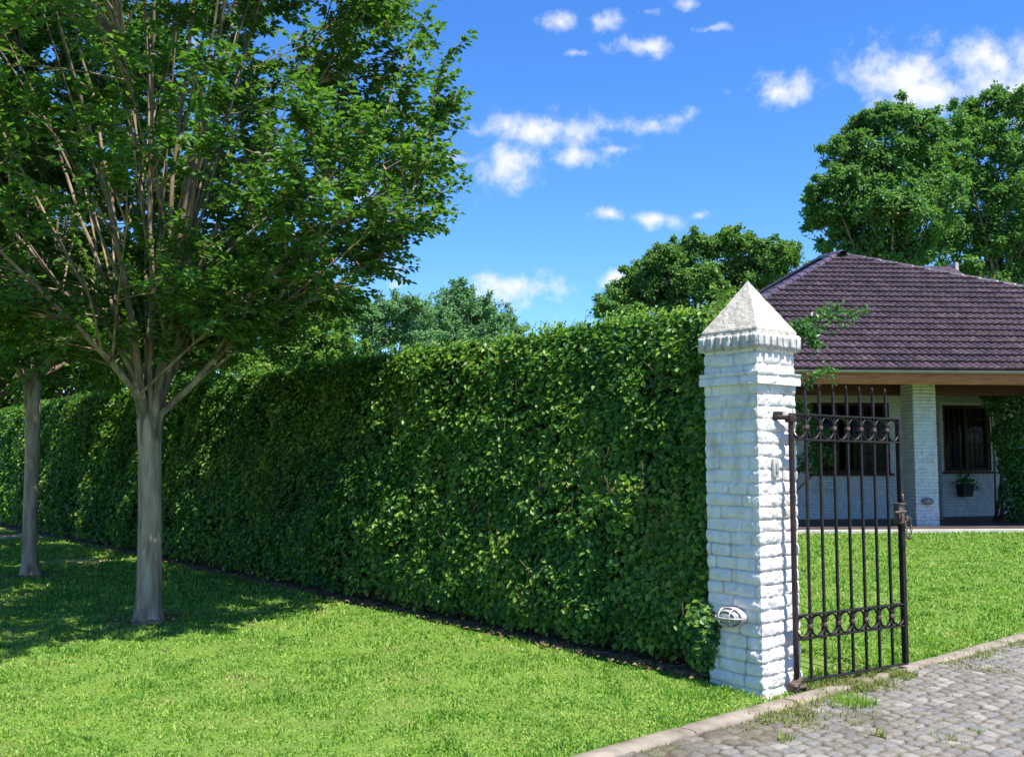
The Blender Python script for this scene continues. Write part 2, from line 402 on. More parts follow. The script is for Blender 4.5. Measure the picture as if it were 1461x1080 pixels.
# ------------------------------------------------------------------ house frame (needed for the lawn mask)
HR = R(4.0); HO = np.array([(1308 - CX) / F * 19.33, 19.33])
def HW(x, y, z=0):
    c, s = math.cos(HR), math.sin(HR)
    return np.array([HO[0] + c * x - s * y, HO[1] + s * x + c * y, z])
def HPX(px, py, yl):
    """photo pixel -> (x, z) on the house plane y = yl"""
    r = ray(px, py); n = np.array([-math.sin(HR), math.cos(HR)])
    t = (np.dot(n, HO) + yl) / np.dot(n, r[:2]); p = r * t; d = p[:2] - HO
    return d[0] * math.cos(HR) + d[1] * math.sin(HR), H + p[2]

# ------------------------------------------------------------------ grass
TREES_XY = [(-3.33, 9.11), (-6.0, 12.40), (-8.8, 15.9)]
def lawn_ok(x, y):
    PX, PY = Pinv(x, y)
    left = (PX < KX0 + .05 * fbm(np.stack([x * 7, y * 7, x * 0], -1), 53, 2)) & ~((PX < -.2) & (PY > .02 + .05 * fbm(np.stack([x * 3, y * 3, x * 0], -1), 54, 2)) & (PY < 1.25))
    ok = left & ~((PX > -.46) & (PX < .03) & (PY > -.02) & (PY < .47))
    d = (y - HO[1]) * math.cos(HR) - (x - HO[0]) * math.sin(HR)
    ok &= d < -.02
    for (tx, ty), r in zip(TREES_XY, (.17, .12, .12)): ok &= np.hypot(x - tx, y - ty) > r
    return ok
def lawn_z(x, y):
    PX, PY = Pinv(x, y)
    drop = np.clip((PX + .35) / .5, 0, 1)
    return (-.01 + .035 * (fbm(np.stack([x * .45, y * .45, x * 0], -1), 3) - .5)) * (1 - drop) - .045 * drop
def blades(mb, x, y, z, hgt, wid, lean=.6, r=rng):
    N = len(x); a = r.uniform(0, 2 * math.pi, N); l = np.abs(r.normal(0, lean, N)).clip(0, 1.45)
    b = r.uniform(0, 2 * math.pi, N)
    side = np.stack([np.cos(b), np.sin(b), np.zeros(N)], -1) * (wid * .5)[:, None]
    d = np.stack([np.cos(a) * np.sin(l), np.sin(a) * np.sin(l), np.cos(l)], -1)
    p0 = np.stack([x, y, z], -1); p1 = p0 + d * (hgt * .55)[:, None]
    d2 = d.copy(); d2[:, 2] -= .45; d2 = norm(d2); p2 = p1 + d2 * (hgt * .5)[:, None]
    v = np.stack([p0 - side, p0 + side, p1 + side * .9, p1 - side * .9, p2], 1)
    i = 5 * np.arange(N)[:, None]
    base = mb.n
    mb.add(v, np.array([[0, 1, 2, 3]]) + i)
    mb.l.append((np.array([[3, 2, 4]]) + i + base).ravel()); mb.c.append(np.full(N, 3))
def scatter(n, d0, d1, pw=1.0):
    """random ground points in the camera's wedge, thinning out with distance"""
    u = rng.uniform(0, 1, n)
    D = d0 * (d1 / d0) ** u
    X = rng.uniform(-.68, .68, n) * D
    return X, D
def bare_mask(x, y):
    m = np.zeros(len(x))
    for (px, py, rx, ry) in BARE:
        gx, gy = G(px, py); m = np.maximum(m, np.clip(1.35 - np.hypot((x - gx) / rx, (y - gy) / ry), 0, 1))
    return m
x, y = scatter(560000, 4.0, 24.0)
ok = lawn_ok(x, y); x, y = x[ok], y[ok]
ok = rng.uniform(0, 1, len(x)) > bare_mask(x, y) * 1.5 * fbm(np.stack([x * 5, y * 5, x * 0], -1), 57, 3); x, y = x[ok], y[ok]
cl = fbm(np.stack([x * 9, y * 9, x * 0], -1), 51, 2)
sc = (y / 6) ** .62
mb = MB(); blades(mb, x, y, lawn_z(x, y) - .004, (.006 + .042 * cl ** 1.3) * rng.uniform(.6, 1.3, len(x)) * sc, (.007 + .004 * rng.uniform(0, 1, len(x))) * sc, 1.0)
tag(mb.build('lawn_grass', M['grass'], smooth=False), 'short bright green lawn grass on both sides of the hedge and drive', 'grass', kind='stuff')
# dry grass and earth tufts at the gate end of the paving
n = 30000
X = KX1 + np.abs(rng.normal(0, .30, n)) - .06; Y = rng.uniform(-.5, 6.3, n)
dn = fbm(np.stack([X * 2.2, Y * 2.2, X * 0], -1), 21, 3) * 2.4 - .55 - (X - KX1) * 1.2
keep = rng.uniform(0, 1, n) < np.clip(dn * 1.3, 0, 1) * np.where((Y > .25) & (Y < 1.35), 1.5, .75)
X, Y = X[keep], Y[keep]; a, b = P(X, Y)
X2 = rng.uniform(KX0 - .05, KX1 + .12, 5000); Y2 = rng.uniform(.35, 1.25, 5000); k2 = fbm(np.stack([X2 * 6, Y2 * 6, X2 * 0], -1), 24, 2) > .47; X2, Y2 = X2[k2], Y2[k2]
a2_, b2_ = P(X2, Y2); a = np.concatenate([a, a2_]); b = np.concatenate([b, b2_])
gj = g1.reshape(-1, 3); aj = a1.reshape(-1, 4); kj = np.where((aj[:, 1] > .6))[0]; kj = rng.choice(kj, 26000)
kk_ = fbm(np.stack([gj[kj, 0] * 2.6, gj[kj, 1] * 2.6, gj[kj, 0] * 0], -1), 27, 3); kj = kj[rng.uniform(0, 1, len(kj)) < np.clip((kk_ - .47) * 4, .03, .8)]
a = np.concatenate([a, gj[kj, 0] + rng.normal(0, .004, len(kj))]); b = np.concatenate([b, gj[kj, 1] + rng.normal(0, .004, len(kj))])
mb = MB(); blades(mb, a, b, np.full(len(a), ZD + .002) + np.concatenate([np.zeros(len(X)), np.full(len(X2), .022), np.zeros(len(kj))]), np.concatenate([rng.uniform(.02, .055, len(a) - len(kj)), rng.uniform(.008, .028, len(kj))]), rng.uniform(.004, .007, len(a)), .95)
tag(mb.build('dry_grass', M['dry_grass'], smooth=False), 'thin yellow and brown dry grass creeping over the cobbles by the kerb and along their joints', 'dry grass', kind='stuff')
# longer grass at the lawn edges (kerb, pillar foot)
def weed(name, label, px, py, n, spread, hgt, mat, group='weeds growing between the cobbles'):
    gx, gy = G(px, py, ZD)
    o = thing(name, label, 'weed', (gx, gy, ZD), 0, group)
    q_ = rng.uniform(0, 2 * math.pi, n); r_ = spread * 1.7 * rng.uniform(0, 1, n) ** .7; x = r_ * np.cos(q_); y = r_ * np.sin(q_)
    mb = MB(); blades(mb, x, y, np.full(n, .0), rng.uniform(.5, 1.2, n) * hgt, rng.uniform(.004, .008, n), .65)
    mb.build('blades', mat, o, smooth=False)
weed('grass_tuft', 'largest bright green grass tuft in front of the gate on the cobbles', 1216, 1008, 420, .085, .085, M['grass'])
weed('grass_tuft', 'small yellow green tuft between the kerb and the big grass tuft', 1150, 1022, 70, .04, .05, M['dry_grass'])
weed('grass_tuft', 'low dry tuft with seed stalks near the bottom edge, left of two dry weed patches', 1255, 1058, 60, .025, .09, M['dry_grass'])
weed('grass_tuft', 'thin upright weed left of the other loose tufts at the front of the cobbles', 1122, 1062, 60, .025, .075, M['dry_grass'])
weed('grass_tuft', 'wide flat dry weed patch in the foreground cobbles', 1350, 1060, 190, .06, .05, M['dry_grass'])
weed('grass_tuft', 'small dark green tuft in the cobbles at the right front', 1396, 1052, 70, .03, .05, M['grass'])
weed('grass_tuft', 'thin weed beside the far kerb right of the open gate', 1372, 927, 50, .03, .07, M['grass'])
weed('grass_tuft', 'faint pale weed in the middle of the cobbles below the big tuft', 1222, 1040, 60, .03, .07, M['dry_grass'])
# dead leaves lying along the hedge foot
n = 900
X = -.45 - rng.uniform(0, 1, n) ** 1.3 * 12; Y = -.04 + rng.normal(0, .07, n); a, b = P(X, Y)
mb = MB(); nr = norm(np.stack([rng.normal(0, .5, n), rng.normal(0, .5, n), np.ones(n)], -1))
leaves(mb, np.stack([a, b, np.full(n, .03)], -1), runit(n) * [1, 1, .15], nr, rng.uniform(.02, .045, n))
n = 420; k3 = rng.integers(0, 3, n); q3 = rng.uniform(0, 2 * math.pi, n); r3 = .13 + np.abs(rng.normal(0, .22, n)); tx = np.array(TREES_XY)[k3]
nr = norm(np.stack([rng.normal(0, .5, n), rng.normal(0, .5, n), np.ones(n)], -1))
leaves(mb, np.stack([tx[:, 0] + r3 * np.cos(q3), tx[:, 1] + r3 * np.sin(q3), np.full(n, .025)], -1), runit(n) * [1, 1, .15], nr, rng.uniform(.03, .055, n))
tag(mb.build('leaf_litter', M['litter'], smooth=False), 'scattered brown dead leaves along the foot of the hedge and round the trunks', 'dead leaves', kind='stuff')

# ------------------------------------------------------------------ HEDGE
hedge = thing('hedge', 'tall clipped green hedge running from the white pillar to the far left', 'hedge', (*P(-.44, .5), 0))
HINV = Matrix.Translation((-hedge.location.x, -hedge.location.y, 0))
def hedge_front(X, Z):
    """how far the clipped face bulges toward the lawn"""
    q = np.stack([X * 1.1, Z * 1.1, X * 0], -1)
    return .08 - .25 * Z / HH + .10 * (fbm(q, 61) - .5) + .11 * (fbm(q * 3.6, 62, 2) - .5) - .11 * np.clip(.34 - Z, 0, .34) / .34
def hedge_top(X, Y):
    return HH + .09 * (fbm(np.stack([X * .9, Y * 2, X * 0], -1), 64) - .5)
# dark inner mass so that nothing shows through
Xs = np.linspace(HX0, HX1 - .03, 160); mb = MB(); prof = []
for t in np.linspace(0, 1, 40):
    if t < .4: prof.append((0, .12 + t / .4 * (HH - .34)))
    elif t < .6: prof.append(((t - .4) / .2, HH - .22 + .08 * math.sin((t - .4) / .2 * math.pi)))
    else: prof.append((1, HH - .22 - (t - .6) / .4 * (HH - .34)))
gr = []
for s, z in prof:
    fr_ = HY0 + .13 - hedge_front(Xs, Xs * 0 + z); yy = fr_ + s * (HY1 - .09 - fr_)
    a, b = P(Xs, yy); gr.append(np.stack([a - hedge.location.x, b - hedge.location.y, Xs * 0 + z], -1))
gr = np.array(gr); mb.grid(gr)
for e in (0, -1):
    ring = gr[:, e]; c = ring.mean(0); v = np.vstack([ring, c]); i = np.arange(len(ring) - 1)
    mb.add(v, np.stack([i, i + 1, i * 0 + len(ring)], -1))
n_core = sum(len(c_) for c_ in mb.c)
# woody stems at the foot, seen below the leaves

for k in range(240):
    X0 = HX1 - .05 - (k / 240) ** 1.4 * 14 ; 
    p0 = np.array([X0, HY0 + rng.uniform(.05, .16), 0.0]); pts = [p0]
    for q in range(4): pts.append(pts[-1] + np.array([rng.normal(0, .06), rng.normal(-.015, .04), rng.uniform(.07, .15)]))
    pts = np.array(pts); a, b = P(pts[:, 0], pts[:, 1])
    mb.tube(np.stack([a - hedge.location.x, b - hedge.location.y, pts[:, 2]], -1), np.linspace(.009, .004, 5), 5)
for k in range(110):
    X0 = HX1 - .05 - (k / 110) ** 1.5 * 12; z0 = rng.uniform(.25, 1.9)
    p0 = np.array([X0, HY0 + .07 - float(hedge_front(np.array([X0]), np.array([z0]))[0]), z0]); pts = [p0]
    for q in range(4): pts.append(pts[-1] + np.array([rng.normal(0, .05), rng.normal(-.022, .02), rng.uniform(.04, .13)]))
    pts = np.array(pts); a, b = P(pts[:, 0], pts[:, 1])
    mb.tube(np.stack([a - hedge.location.x, b - hedge.location.y, pts[:, 2]], -1), np.linspace(.007, .003, 5), 5)
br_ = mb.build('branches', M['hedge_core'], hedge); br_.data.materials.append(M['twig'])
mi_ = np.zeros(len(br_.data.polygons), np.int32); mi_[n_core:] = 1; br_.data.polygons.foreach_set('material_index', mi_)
def hedge_leaves():
    Xl, Yl, Zl, Nl, Sl = [], [], [], [], []
    # front face: density falls with distance, leaf size grows a little
    n = 225000
    u = rng.uniform(0, 1, n); X = HX1 + .015 - (np.exp(u * math.log(1 + 25 / 3.5)) - 1) * 3.5
    Z = .07 + (HH - .02) * rng.uniform(0, 1, n)
    # fewer leaves right at the foot
    keep = rng.uniform(0, 1, n) < np.clip((Z - .03) / .22, .12, 1); X, Z = X[keep], Z[keep]; n = len(X)
    hole = fbm(np.stack([X * 3, Z * 3, X * 0], -1), 66)
    keep = (hole < .64) | (rng.uniform(0, 1, n) < .28); X, Z = X[keep], Z[keep]; n = len(X)
    dep = np.abs(rng.normal(0, .075, n)) - .045
    Y = HY0 - hedge_front(X, Z) + dep
    # round the top edge over
    Y += np.clip(Z - (HH - .22), 0, 1) ** 2 * 1.0
    Nn = np.stack([rng.normal(0, .45, n), -1 + rng.normal(0, .5, n), .75 + rng.normal(0, .7, n)], -1)
    Xl.append(X); Yl.append(Y); Zl.append(Z); Nl.append(Nn); Sl.append(rng.uniform(.032, .060, n) * (1 + np.clip(-X, 0, 18) * .03))
    # top
    n = 60000
    u = rng.uniform(0, 1, n); X = HX1 + .015 - (np.exp(u * math.log(1 + 25 / 4)) - 1) * 4
    yf = HY0 - hedge_front(X, X * 0 + HH) + .04; Y = yf + rng.uniform(0, 1, n) ** 1.3 * (HY1 - yf); Z = hedge_top(X, Y) - np.abs(rng.normal(0, .05, n))
    Nn = np.stack([rng.normal(0, .5, n), -.25 + rng.normal(0, .5, n), .9 + 0 * X], -1)
    Xl.append(X); Yl.append(Y); Zl.append(Z); Nl.append(Nn); Sl.append(rng.uniform(.03, .052, n) * (1 + np.clip(-X, 0, 18) * .035))
    # end by the pillar, and the back
    n = 9000
    Y = rng.uniform(HY0, HY1, n); Z = rng.uniform(.1, HH, n); X = HX1 - .0 - np.abs(rng.normal(0, .03, n)) + .02
    Nn = np.stack([1 + 0 * X, rng.normal(0, .5, n), .4 + rng.normal(0, .4, n)], -1)
    Xl.append(X); Yl.append(Y); Zl.append(Z); Nl.append(Nn); Sl.append(rng.uniform(.03, .048, n))
    n = 22000
    u = rng.uniform(0, 1, n); X = HX1 - u ** 1.5 * 14; Z = rng.uniform(.1, HH, n); Y = HY1 - rng.normal(0, .05, n)
    Nn = np.stack([rng.normal(0, .5, n), 1 + 0 * X, .4 + rng.normal(0, .4, n)], -1)
    Xl.append(X); Yl.append(Y); Zl.append(Z); Nl.append(Nn); Sl.append(rng.uniform(.05, .08, n))
    # a bushy bulge of bigger leaves at the foot of the pillar end
    n = 1300
    q = runit(n) * rng.uniform(.5, 1, n)[:, None] ** .5
    X = HX1 - .05 + q[:, 0] * .16; Y = HY0 - .05 + q[:, 1] * .13; Z = .30 + q[:, 2] * .24
    Nn = q * [1, 1, .6] + [0, -.4, .7]
    Xl.append(X); Yl.append(Y); Zl.append(Z); Nl.append(Nn); Sl.append(rng.uniform(.035, .06, n))
    X, Y, Z, Nn, S = map(np.concatenate, (Xl, Yl, Zl, Nl, Sl))
    a, b = P(X, Y); pos = np.stack([a - hedge.location.x, b - hedge.location.y, Z], -1)
    nx_, ny_ = -U[0] * Nn[:, 0] + V[0] * Nn[:, 1], -U[1] * Nn[:, 0] + V[1] * Nn[:, 1]
    nrm = norm(np.stack([nx_, ny_, Nn[:, 2]], -1))
    ax = runit(len(X)) * .8 + np.array([-.35 * V[0], -.35 * V[1], .15]); ax = norm(ax - nrm * np.sum(ax * nrm, -1, keepdims=True))
    mb = MB(); leaves(mb, pos, ax, nrm, S, asp=rng.uniform(.75, 1.0, len(X)), fold=.14)
    # young shoots standing up out of the top
    ns = 3400
    u = rng.uniform(0, 1, ns); X = HX1 - .02 - (np.exp(u * math.log(1 + 22 / 3)) - 1) * 3; Y = HY0 - hedge_front(X, X * 0 + HH) + .06 + rng.uniform(0, 1, ns) ** 1.5 * .5
    Zb = hedge_top(X, Y) - .05; L = rng.uniform(.05, .19, ns) * (.6 + .8 * fbm(np.stack([X * 2, X * 0, X * 0], -1), 68))
    tilt = rng.normal(0, .25, (ns, 2)); pp, aa, nn, ss = [], [], [], []
    for k in range(9):
        t = (k + 1) / 9
        px = X + tilt[:, 0] * L * t; py = Y + tilt[:, 1] * L * t; pz = Zb + L * t
        a, b = P(px, py); pp.append(np.stack([a - hedge.location.x, b - hedge.location.y, pz], -1))
        th = k * 2.4 + rng.uniform(0, 1, ns); o = np.stack([np.cos(th), np.sin(th), .5 + .6 * t + 0 * th], -1)
        aa.append(o); nn.append(np.stack([-np.cos(th) * .5, -np.sin(th) * .5, np.ones(ns)], -1)); ss.append(rng.uniform(.03, .05, ns) * (1.15 - .4 * t) * (1 + np.clip(-X, 0, 18) * .03))
    leaves(mb, np.concatenate(pp), np.concatenate(aa), norm(np.concatenate(nn)), np.concatenate(ss), asp=.6)
    mb.build('foliage', M['hedge_leaf'], hedge, smooth=False)
hedge_leaves()

# ------------------------------------------------------------------ PILLAR
W = .43
pil = thing('gate_pillar', 'white painted brick gate pillar with a pointed stone cap at the hedge end', 'pillar', (C0[0], C0[1], 0), PHI)
def brick_tube(mb, x0, y0, w, d, z0, z1, course, blen, depth, rough, res, seed, zres=None, r=.014, randp=.006):
    """four walls of rough painted brick as one wrapped, displaced sheet"""
    per = 2 * (w + d); ns = int(round(per / res)); zres = zres or res; nz = int(round((z1 - z0) / zres)) + 1
    s = np.arange(ns) / ns * per
    seg = [(x0, y0, 1, 0, w), (x0 + w, y0, 0, 1, d), (x0 + w, y0 + d, -1, 0, w), (x0, y0 + d, 0, -1, d)]
    bx = np.zeros(ns); by = np.zeros(ns); nxx = np.zeros(ns); nyy = np.zeros(ns); o = 0
    for (ax, ay, dx, dy, L) in seg:
        k = (s >= o) & (s < o + L); t = s[k] - o
        bx[k] = ax + dx * t; by[k] = ay + dy * t
        e0 = np.clip(1 - t / r, 0, 1) * .5; e1 = np.clip(1 - (L - t) / r, 0, 1) * .5
        # outward normal (dy,-dx), blended with the neighbours at the corners
        nxx[k] = dy * (1 - e0 - e1) + (-dx) * e0 + dx * e1; nyy[k] = -dx * (1 - e0 - e1) + (-dy) * e0 + dy * e1
        o += L
    ln = np.hypot(nxx, nyy); cornerpull = np.clip(1 - ln, 0, 1)
    Z = z0 + (z1 - z0) * np.arange(nz) / (nz - 1)
    S, ZZ = np.meshgrid(s, Z, indexing='ij')
    BX = bx[:, None] + 0 * ZZ; BY = by[:, None] + 0 * ZZ
    n3 = np.stack([BX * 5, BY * 5, ZZ * 5], -1)
    Zp = ZZ + .022 * (fbm(n3 * .9, seed, 2) - .5) * (course / .08)
    row = np.floor(Zp / course).astype(int); fz = Zp / course - row
    nb = max(2, round(per / blen)); L = per / nb
    off = (row % 2) * .5 + .28 * (hash1(row, 7, seed) - .5)
    q = S / L + off; col = np.floor(q).astype(int); fq = q - col; col = col % nb
    # some bricks differ in length
    sh = .42 * (hash1(col, row, seed + 1) - .5); sh2 = .42 * (hash1((col + 1) % nb, row, seed + 1) - .5)
    dl = (fq - sh) * L; dr = (1 + sh2 - fq) * L
    prev = dl < 0; col = np.where(prev, (col - 1) % nb, col); dl = np.abs(dl)
    nxt = dr < 0; col = np.where(nxt, (col + 1) % nb, col); dr = np.abs(dr)
    dx = np.minimum(dl, dr); dz = np.minimum(fz, 1 - fz) * course
    kk = course * .10
    e = -np.log(np.exp(-dx / kk) + np.exp(-dz / kk)) * kk
    prof = 1 - np.exp(-np.maximum(e, 0) / kk)
    rp = hash1(col, row, seed + 2) - .5; tl = hash1(col, row, seed + 3) - .5
    h = depth * prof + randp * (rp + tl * (fz - .5) * 1.5) * prof + rough * (fbm(n3 * 5, seed + 4, 3) - .5) * (.35 + .65 * prof)
    h = h - depth * .8
    g = np.stack([BX + nxx[:, None] * h, BY + nyy[:, None] * h, ZZ], -1)
    g = np.concatenate([g, g[:1]], 0)
    mb.grid(g); jv = np.clip(1 - e / (course * .085), 0, 1); jv = np.concatenate([jv, jv[:1]], 0).ravel()
    mb.j = getattr(mb, 'j', []) + [jv, np.zeros(2 * (ns + 1))]
    for e, fl in ((0, True), (-1, False)):
        ring = g[:-1, e]; c = ring.mean(0); v = np.vstack([ring, c]); i = np.arange(len(ring)); j = (i + 1) % len(ring)
        f = np.stack([i, j, i * 0 + len(ring)], -1); mb.add(v, f[:, ::-1] if fl else f)
mb = MB(); brick_tube(mb, -W, 0, W, W, -.12, 1.985,     .083, .235, .014, .022, .0055, 100, randp=.008)
mb.build('shaft', M['white_brick'], pil)
mb = MB(); brick_tube(mb, -W - .028, -.028, W + .056, W + .056, 1.972, 2.052, .081, .27, .012, .018, .006, 117, randp=.008)
mb.build('ledge', M['white_brick'], pil)
mb = MB(); brick_tube(mb, -W, 0, W, W, 2.05, 2.215, .081, .235, .015, .014, .006, 131, randp=.010)
mb.build('neck', M['white_brick'], pil)
# soldier course of upright bricks
mb = MB()
def rough_box(mb, c, d, seed, amp=.006, bev=.012, M4=None):
    bm = bmesh.new(); bmesh.ops.create_cube(bm, size=1)
    for v in bm.verts: v.co = Vector((v.co.x * d[0], v.co.y * d[1], v.co.z * d[2]))
    bmesh.ops.bevel(bm, geom=bm.edges[:], offset=bev, segments=2, affect='EDGES')
    bmesh.ops.subdivide_edges(bm, edges=bm.edges[:], cuts=3, use_grid_fill=True)
    co = np.array([v.co[:] for v in bm.verts]); w = (fbm((co + seed * 3.7) * 28, seed, 3) - .5) * 2 * amp
    w2 = (fbm((co + seed * 5.1) * 28, seed + 50, 3) - .5) * 2 * amp; w3 = (fbm((co + seed * 7.7) * 28, seed + 90, 3) - .5) * 2 * amp
    for v, a, b, c_ in zip(bm.verts, w, w2, w3): v.co += Vector((a, b, c_))
    bm.transform(Matrix.Translation(c) @ (M4 or Matrix())); mb.bm(bm); bm.free()
ov = .034; nS = 7; ss = (W + 2 * ov) / nS
mb.box((-W / 2, W / 2, 2.262), (W + .02, W + .02, .10), bev=.004)
for k in range(nS):
    t = -ov + (k + .5) * ss; j = lambda: random.uniform(-.003, .003)
    rough_box(mb, (-W + t, -ov + .035 + j(), 2.262 + j()), (ss - .004, .075, .112), k + 1, bev=.011)
    rough_box(mb, (ov - .035 + j(), t, 2.262 + j()), (.075, ss - .004, .112), k + 21, bev=.011)
    rough_box(mb, (-W + t, W + ov - .035 + j(), 2.262 + j()), (ss - .008, .075, .112), k + 41, bev=.015)
    rough_box(mb, (-W - ov + .035 + j(), t, 2.262 + j()), (.075, ss - .008, .112), k + 61, bev=.015)
mb.build('soldier_course', M['weathered'], pil)
# pyramid cap with a thin lip
mb = MB(); hb = W / 2 + .014; n = 26; c = np.array([-W / 2, W / 2])
prof = [(hb - .01, 2.312), (hb, 2.318), (hb, 2.338), (hb - .006, 2.350)] + [((hb - .008) * (1 - t), 2.350 + t * .355) for t in np.linspace(.03, .985, 26)] + [(.0, 2.705)]
rows = []
for (h, z) in prof:
    pts = []
    for (ax, ay, dx, dy) in ((-1, -1, 1, 0), (1, -1, 0, 1), (1, 1, -1, 0), (-1, 1, 0, -1)):
        for k in range(n):
            t = k / n * 2; pts.append((c[0] + h * (ax + dx * t), c[1] + h * (ay + dy * t), z))
    rows.append(pts)
g = np.array(rows); nn3 = g * 30
wob = (fbm(nn3, 77, 3) - .5) * .012
dirv = g[..., :2] - c; dirv = dirv / (np.linalg.norm(dirv, axis=-1, keepdims=True) + 1e-6)
g[..., :2] += dirv * wob[..., None]
g = np.concatenate([g, g[:, :1]], 1); mb.grid(g, flip=True)
o = mb.build('cap', M['cap_stone'], pil, smooth=False)

# bulkhead lamps (one on the pillar, one on the house column)
def bulkhead(label, loc, rz, s, mats):
    t = thing('bulkhead_light', label, 'wall light', loc, rz, 'oval bulkhead wall lights')
    t.scale = (s, s, s)
    # local: X along the wall, Z up, -Y outward
    mb = MB(); a = np.linspace(0, 2 * math.pi, 33)[:-1]
    def oval(y, rx, rz_): return np.stack([np.cos(a) * rx, 0 * a + y, np.sin(a) * rz_], -1)
    rings = [oval(.02, .105, .062), oval(-.028, .108, .064), oval(-.036, .10, .058), oval(-.036, .085, .046)]
    g = np.array(rings); g = np.concatenate([g, g[:, :1]], 1); mb.grid(g); mb.build('base', mats[0], t)
    mb = MB(); rings = [oval(-.03 - .062 * math.sin(q), .094 * math.cos(q), .054 * math.cos(q)) for q in np.linspace(0, 1.55, 10)]
    g = np.array(rings); g = np.concatenate([g, g[:, :1]], 1); mb.grid(g); mb.build('glass', mats[1], t)
    mb = MB(); q = np.linspace(0, math.pi, 17)
    mb.tube(np.stack([np.cos(q) * .104, -.034 - .072 * np.sin(q), 0 * q], -1), .0055, 6)
    for xx in (-.042, .042):
        rr = math.sqrt(1 - (xx / .104) ** 2)
        mb.tube(np.stack([0 * q + xx, -.034 - .072 * rr * np.sin(q), np.cos(q) * .062 * rr], -1), .0055, 6)
    ring = oval(-.042, .103, .062); mb.tube(np.vstack([ring, ring[:1]]), .006, 6, cap=False)
    ring = oval(-.078, .075, .044); mb.tube(np.vstack([ring, ring[:1]]), .005, 6, cap=False)
    mb.build('cage', mats[0], t)
    return t
def face_pt(px, py):
    """pixel -> pillar-local (X, Z) on the left face Y=0"""
    r = ray(px, py); n = V; t = np.dot(n, C0) / np.dot(n, r[:2]); p = r * t
    return Pinv(p[0], p[1])[0], H + p[2]
lx, lz = face_pt(1048, 879)
wx, wy = P(lx, -.018)
bulkhead('white caged oval lamp low on the gate pillar', (wx, wy, lz), PHI, 1.0, (M['white_plastic'], M['lamp_glass']))
# bell plate on the sunlit face
wx, wy = P(.008, .165)
t = thing('bell_plate', 'small upright white bell plate on the sunlit side of the pillar', 'doorbell', (wx, wy, 1.42), PHI + math.pi / 2)
mb = MB(); mb.box((0, -.004, 0), (.060, .022, .125), bev=.006); mb.build('plate', M['white_plastic'], t)
mb = MB(); mb.box((0, -.018, .0), (.022, .010, .070), bev=.004); mb.build('button', M['gutter'], t)

# ------------------------------------------------------------------ GATE
gp = P(.070, .268); gend_az = R(56.8); ga = math.pi / 2 - gend_az
GL = 1.15
gate = thing('iron_gate', 'open dark brown wrought iron gate leaf with two bands of rings', 'gate', (gp[0], gp[1], 0), ga)
def bar(mb, x, z0, z1, w, y=0.0, bev=.003): mb.box((x, y, (z0 + z1) / 2), (w, w, z1 - z0), bev=bev)
sag = lambda x: -.012 * x / GL
mb = MB(); mb.tube([(0, 0, .0), (0, 0, .3), (0, 0, 1.74), (0, 0, 1.772)], .0185, 14); mb.build('hinge_post', M['iron_red'], gate)
mb = MB(); bar(mb, GL, .022, 1.765, .036, 0, .004); mb.build('latch_stile', M['iron'], gate)
def rail(z, h=.012, x0=-.005, x1=GL + .012, dep=.034):
    mb = MB(); L = x1 - x0
    mb.box(((x0 + x1) / 2, 0, z + sag(GL / 2)), (L, dep, h), Matrix.Rotation(-math.atan2(sag(0) - sag(GL), GL) * -1 * -1, 4, 'Y').inverted() if False else Matrix.Rotation(math.atan(.012 / GL), 4, 'Y'), bev=.002)
    mb.build('rail', M['iron'], gate)
Zr = (.030, .300, .452, 1.607, 1.776)
for z in Zr: rail(z)
nb = 8; sp = GL / nb
for k in range(1, nb):
    x = k * sp; mb = MB(); dz = sag(x)
    mb.box((x, 0, (.03 + 1.945) / 2 + dz), (.0168, .0168, 1.945 - .03), bev=.003)
    # bevelled, slightly bent tip
    tip = np.array([(x, 0, 1.935), (x - .002, -.002, 1.965), (x - .013, -.006, 1.990)]) + [0, 0, dz]
    mb.tube(tip, [.0105, .0105, .0075], 4)
    mb.build('bar', M['iron'], gate)
for (z0, z1) in ((Zr[1], Zr[2]), (Zr[3], Zr[4])):
    for k in range(nb):
        x = (k + .5) * sp; zc = (z0 + z1) / 2 + sag(x); mb = MB(); n = 36
        a = np.linspace(0, 2 * math.pi, n + 1)[:-1]; rx = sp / 2 - .004; rz = (z1 - z0) / 2 - .006; th = .006; dp = .012
        out = [(rx, dp), (rx, -dp), (rx - th, -dp), (rx - th, dp)]
        g = np.array([np.stack([x + r_ * np.cos(a), 0 * a + y_, zc + (rz - (rx - r_)) * np.sin(a)], -1) for r_, y_ in out])
        g = np.concatenate([g, g[:1]], 0); g = np.concatenate([g, g[:, :1]], 1); mb.grid(g)
        mb.build('ring', M['iron'], gate)
    for k in range(1, nb):
        x = k * sp; mb = MB(); mb.box((x, 0, (z0 + z1) / 2 + sag(x)), (.032, .032, .026), bev=.004)
        mb.build('collar', M['rust'], gate)
# lock case with lever handle on the latch stile
mb = MB(); mb.box((GL - .028, -.004, 1.085), (.062, .050, .150), bev=.005)
mb.box((GL - .028, -.032, 1.155), (.074, .012, .012), bev=.002); mb.box((GL - .028, -.032, 1.02), (.074, .012, .012), bev=.002)
lk = mb.build('lock', M['lock_metal'], gate)
mb = MB(); mb.tube([(GL - .035, -.03, 1.10), (GL - .035, -.062, 1.10)], .009, 10)
mb.tube([(GL - .030, -.062, 1.10), (GL - .085, -.066, 1.102), (GL - .135, -.062, 1.098), (GL - .15, -.055, 1.096)], [.010, .0095, .009, .008], 10)
mb.build('handle', M['lock_metal'], lk)
mb = MB(); mb.tube([(GL - .01, -.022, 1.16), (GL - .008, -.022, 1.20), (GL - .006, -.022, 1.225)], [.010, .009, .006], 8); mb.build('latch', M['lock_metal'], lk)
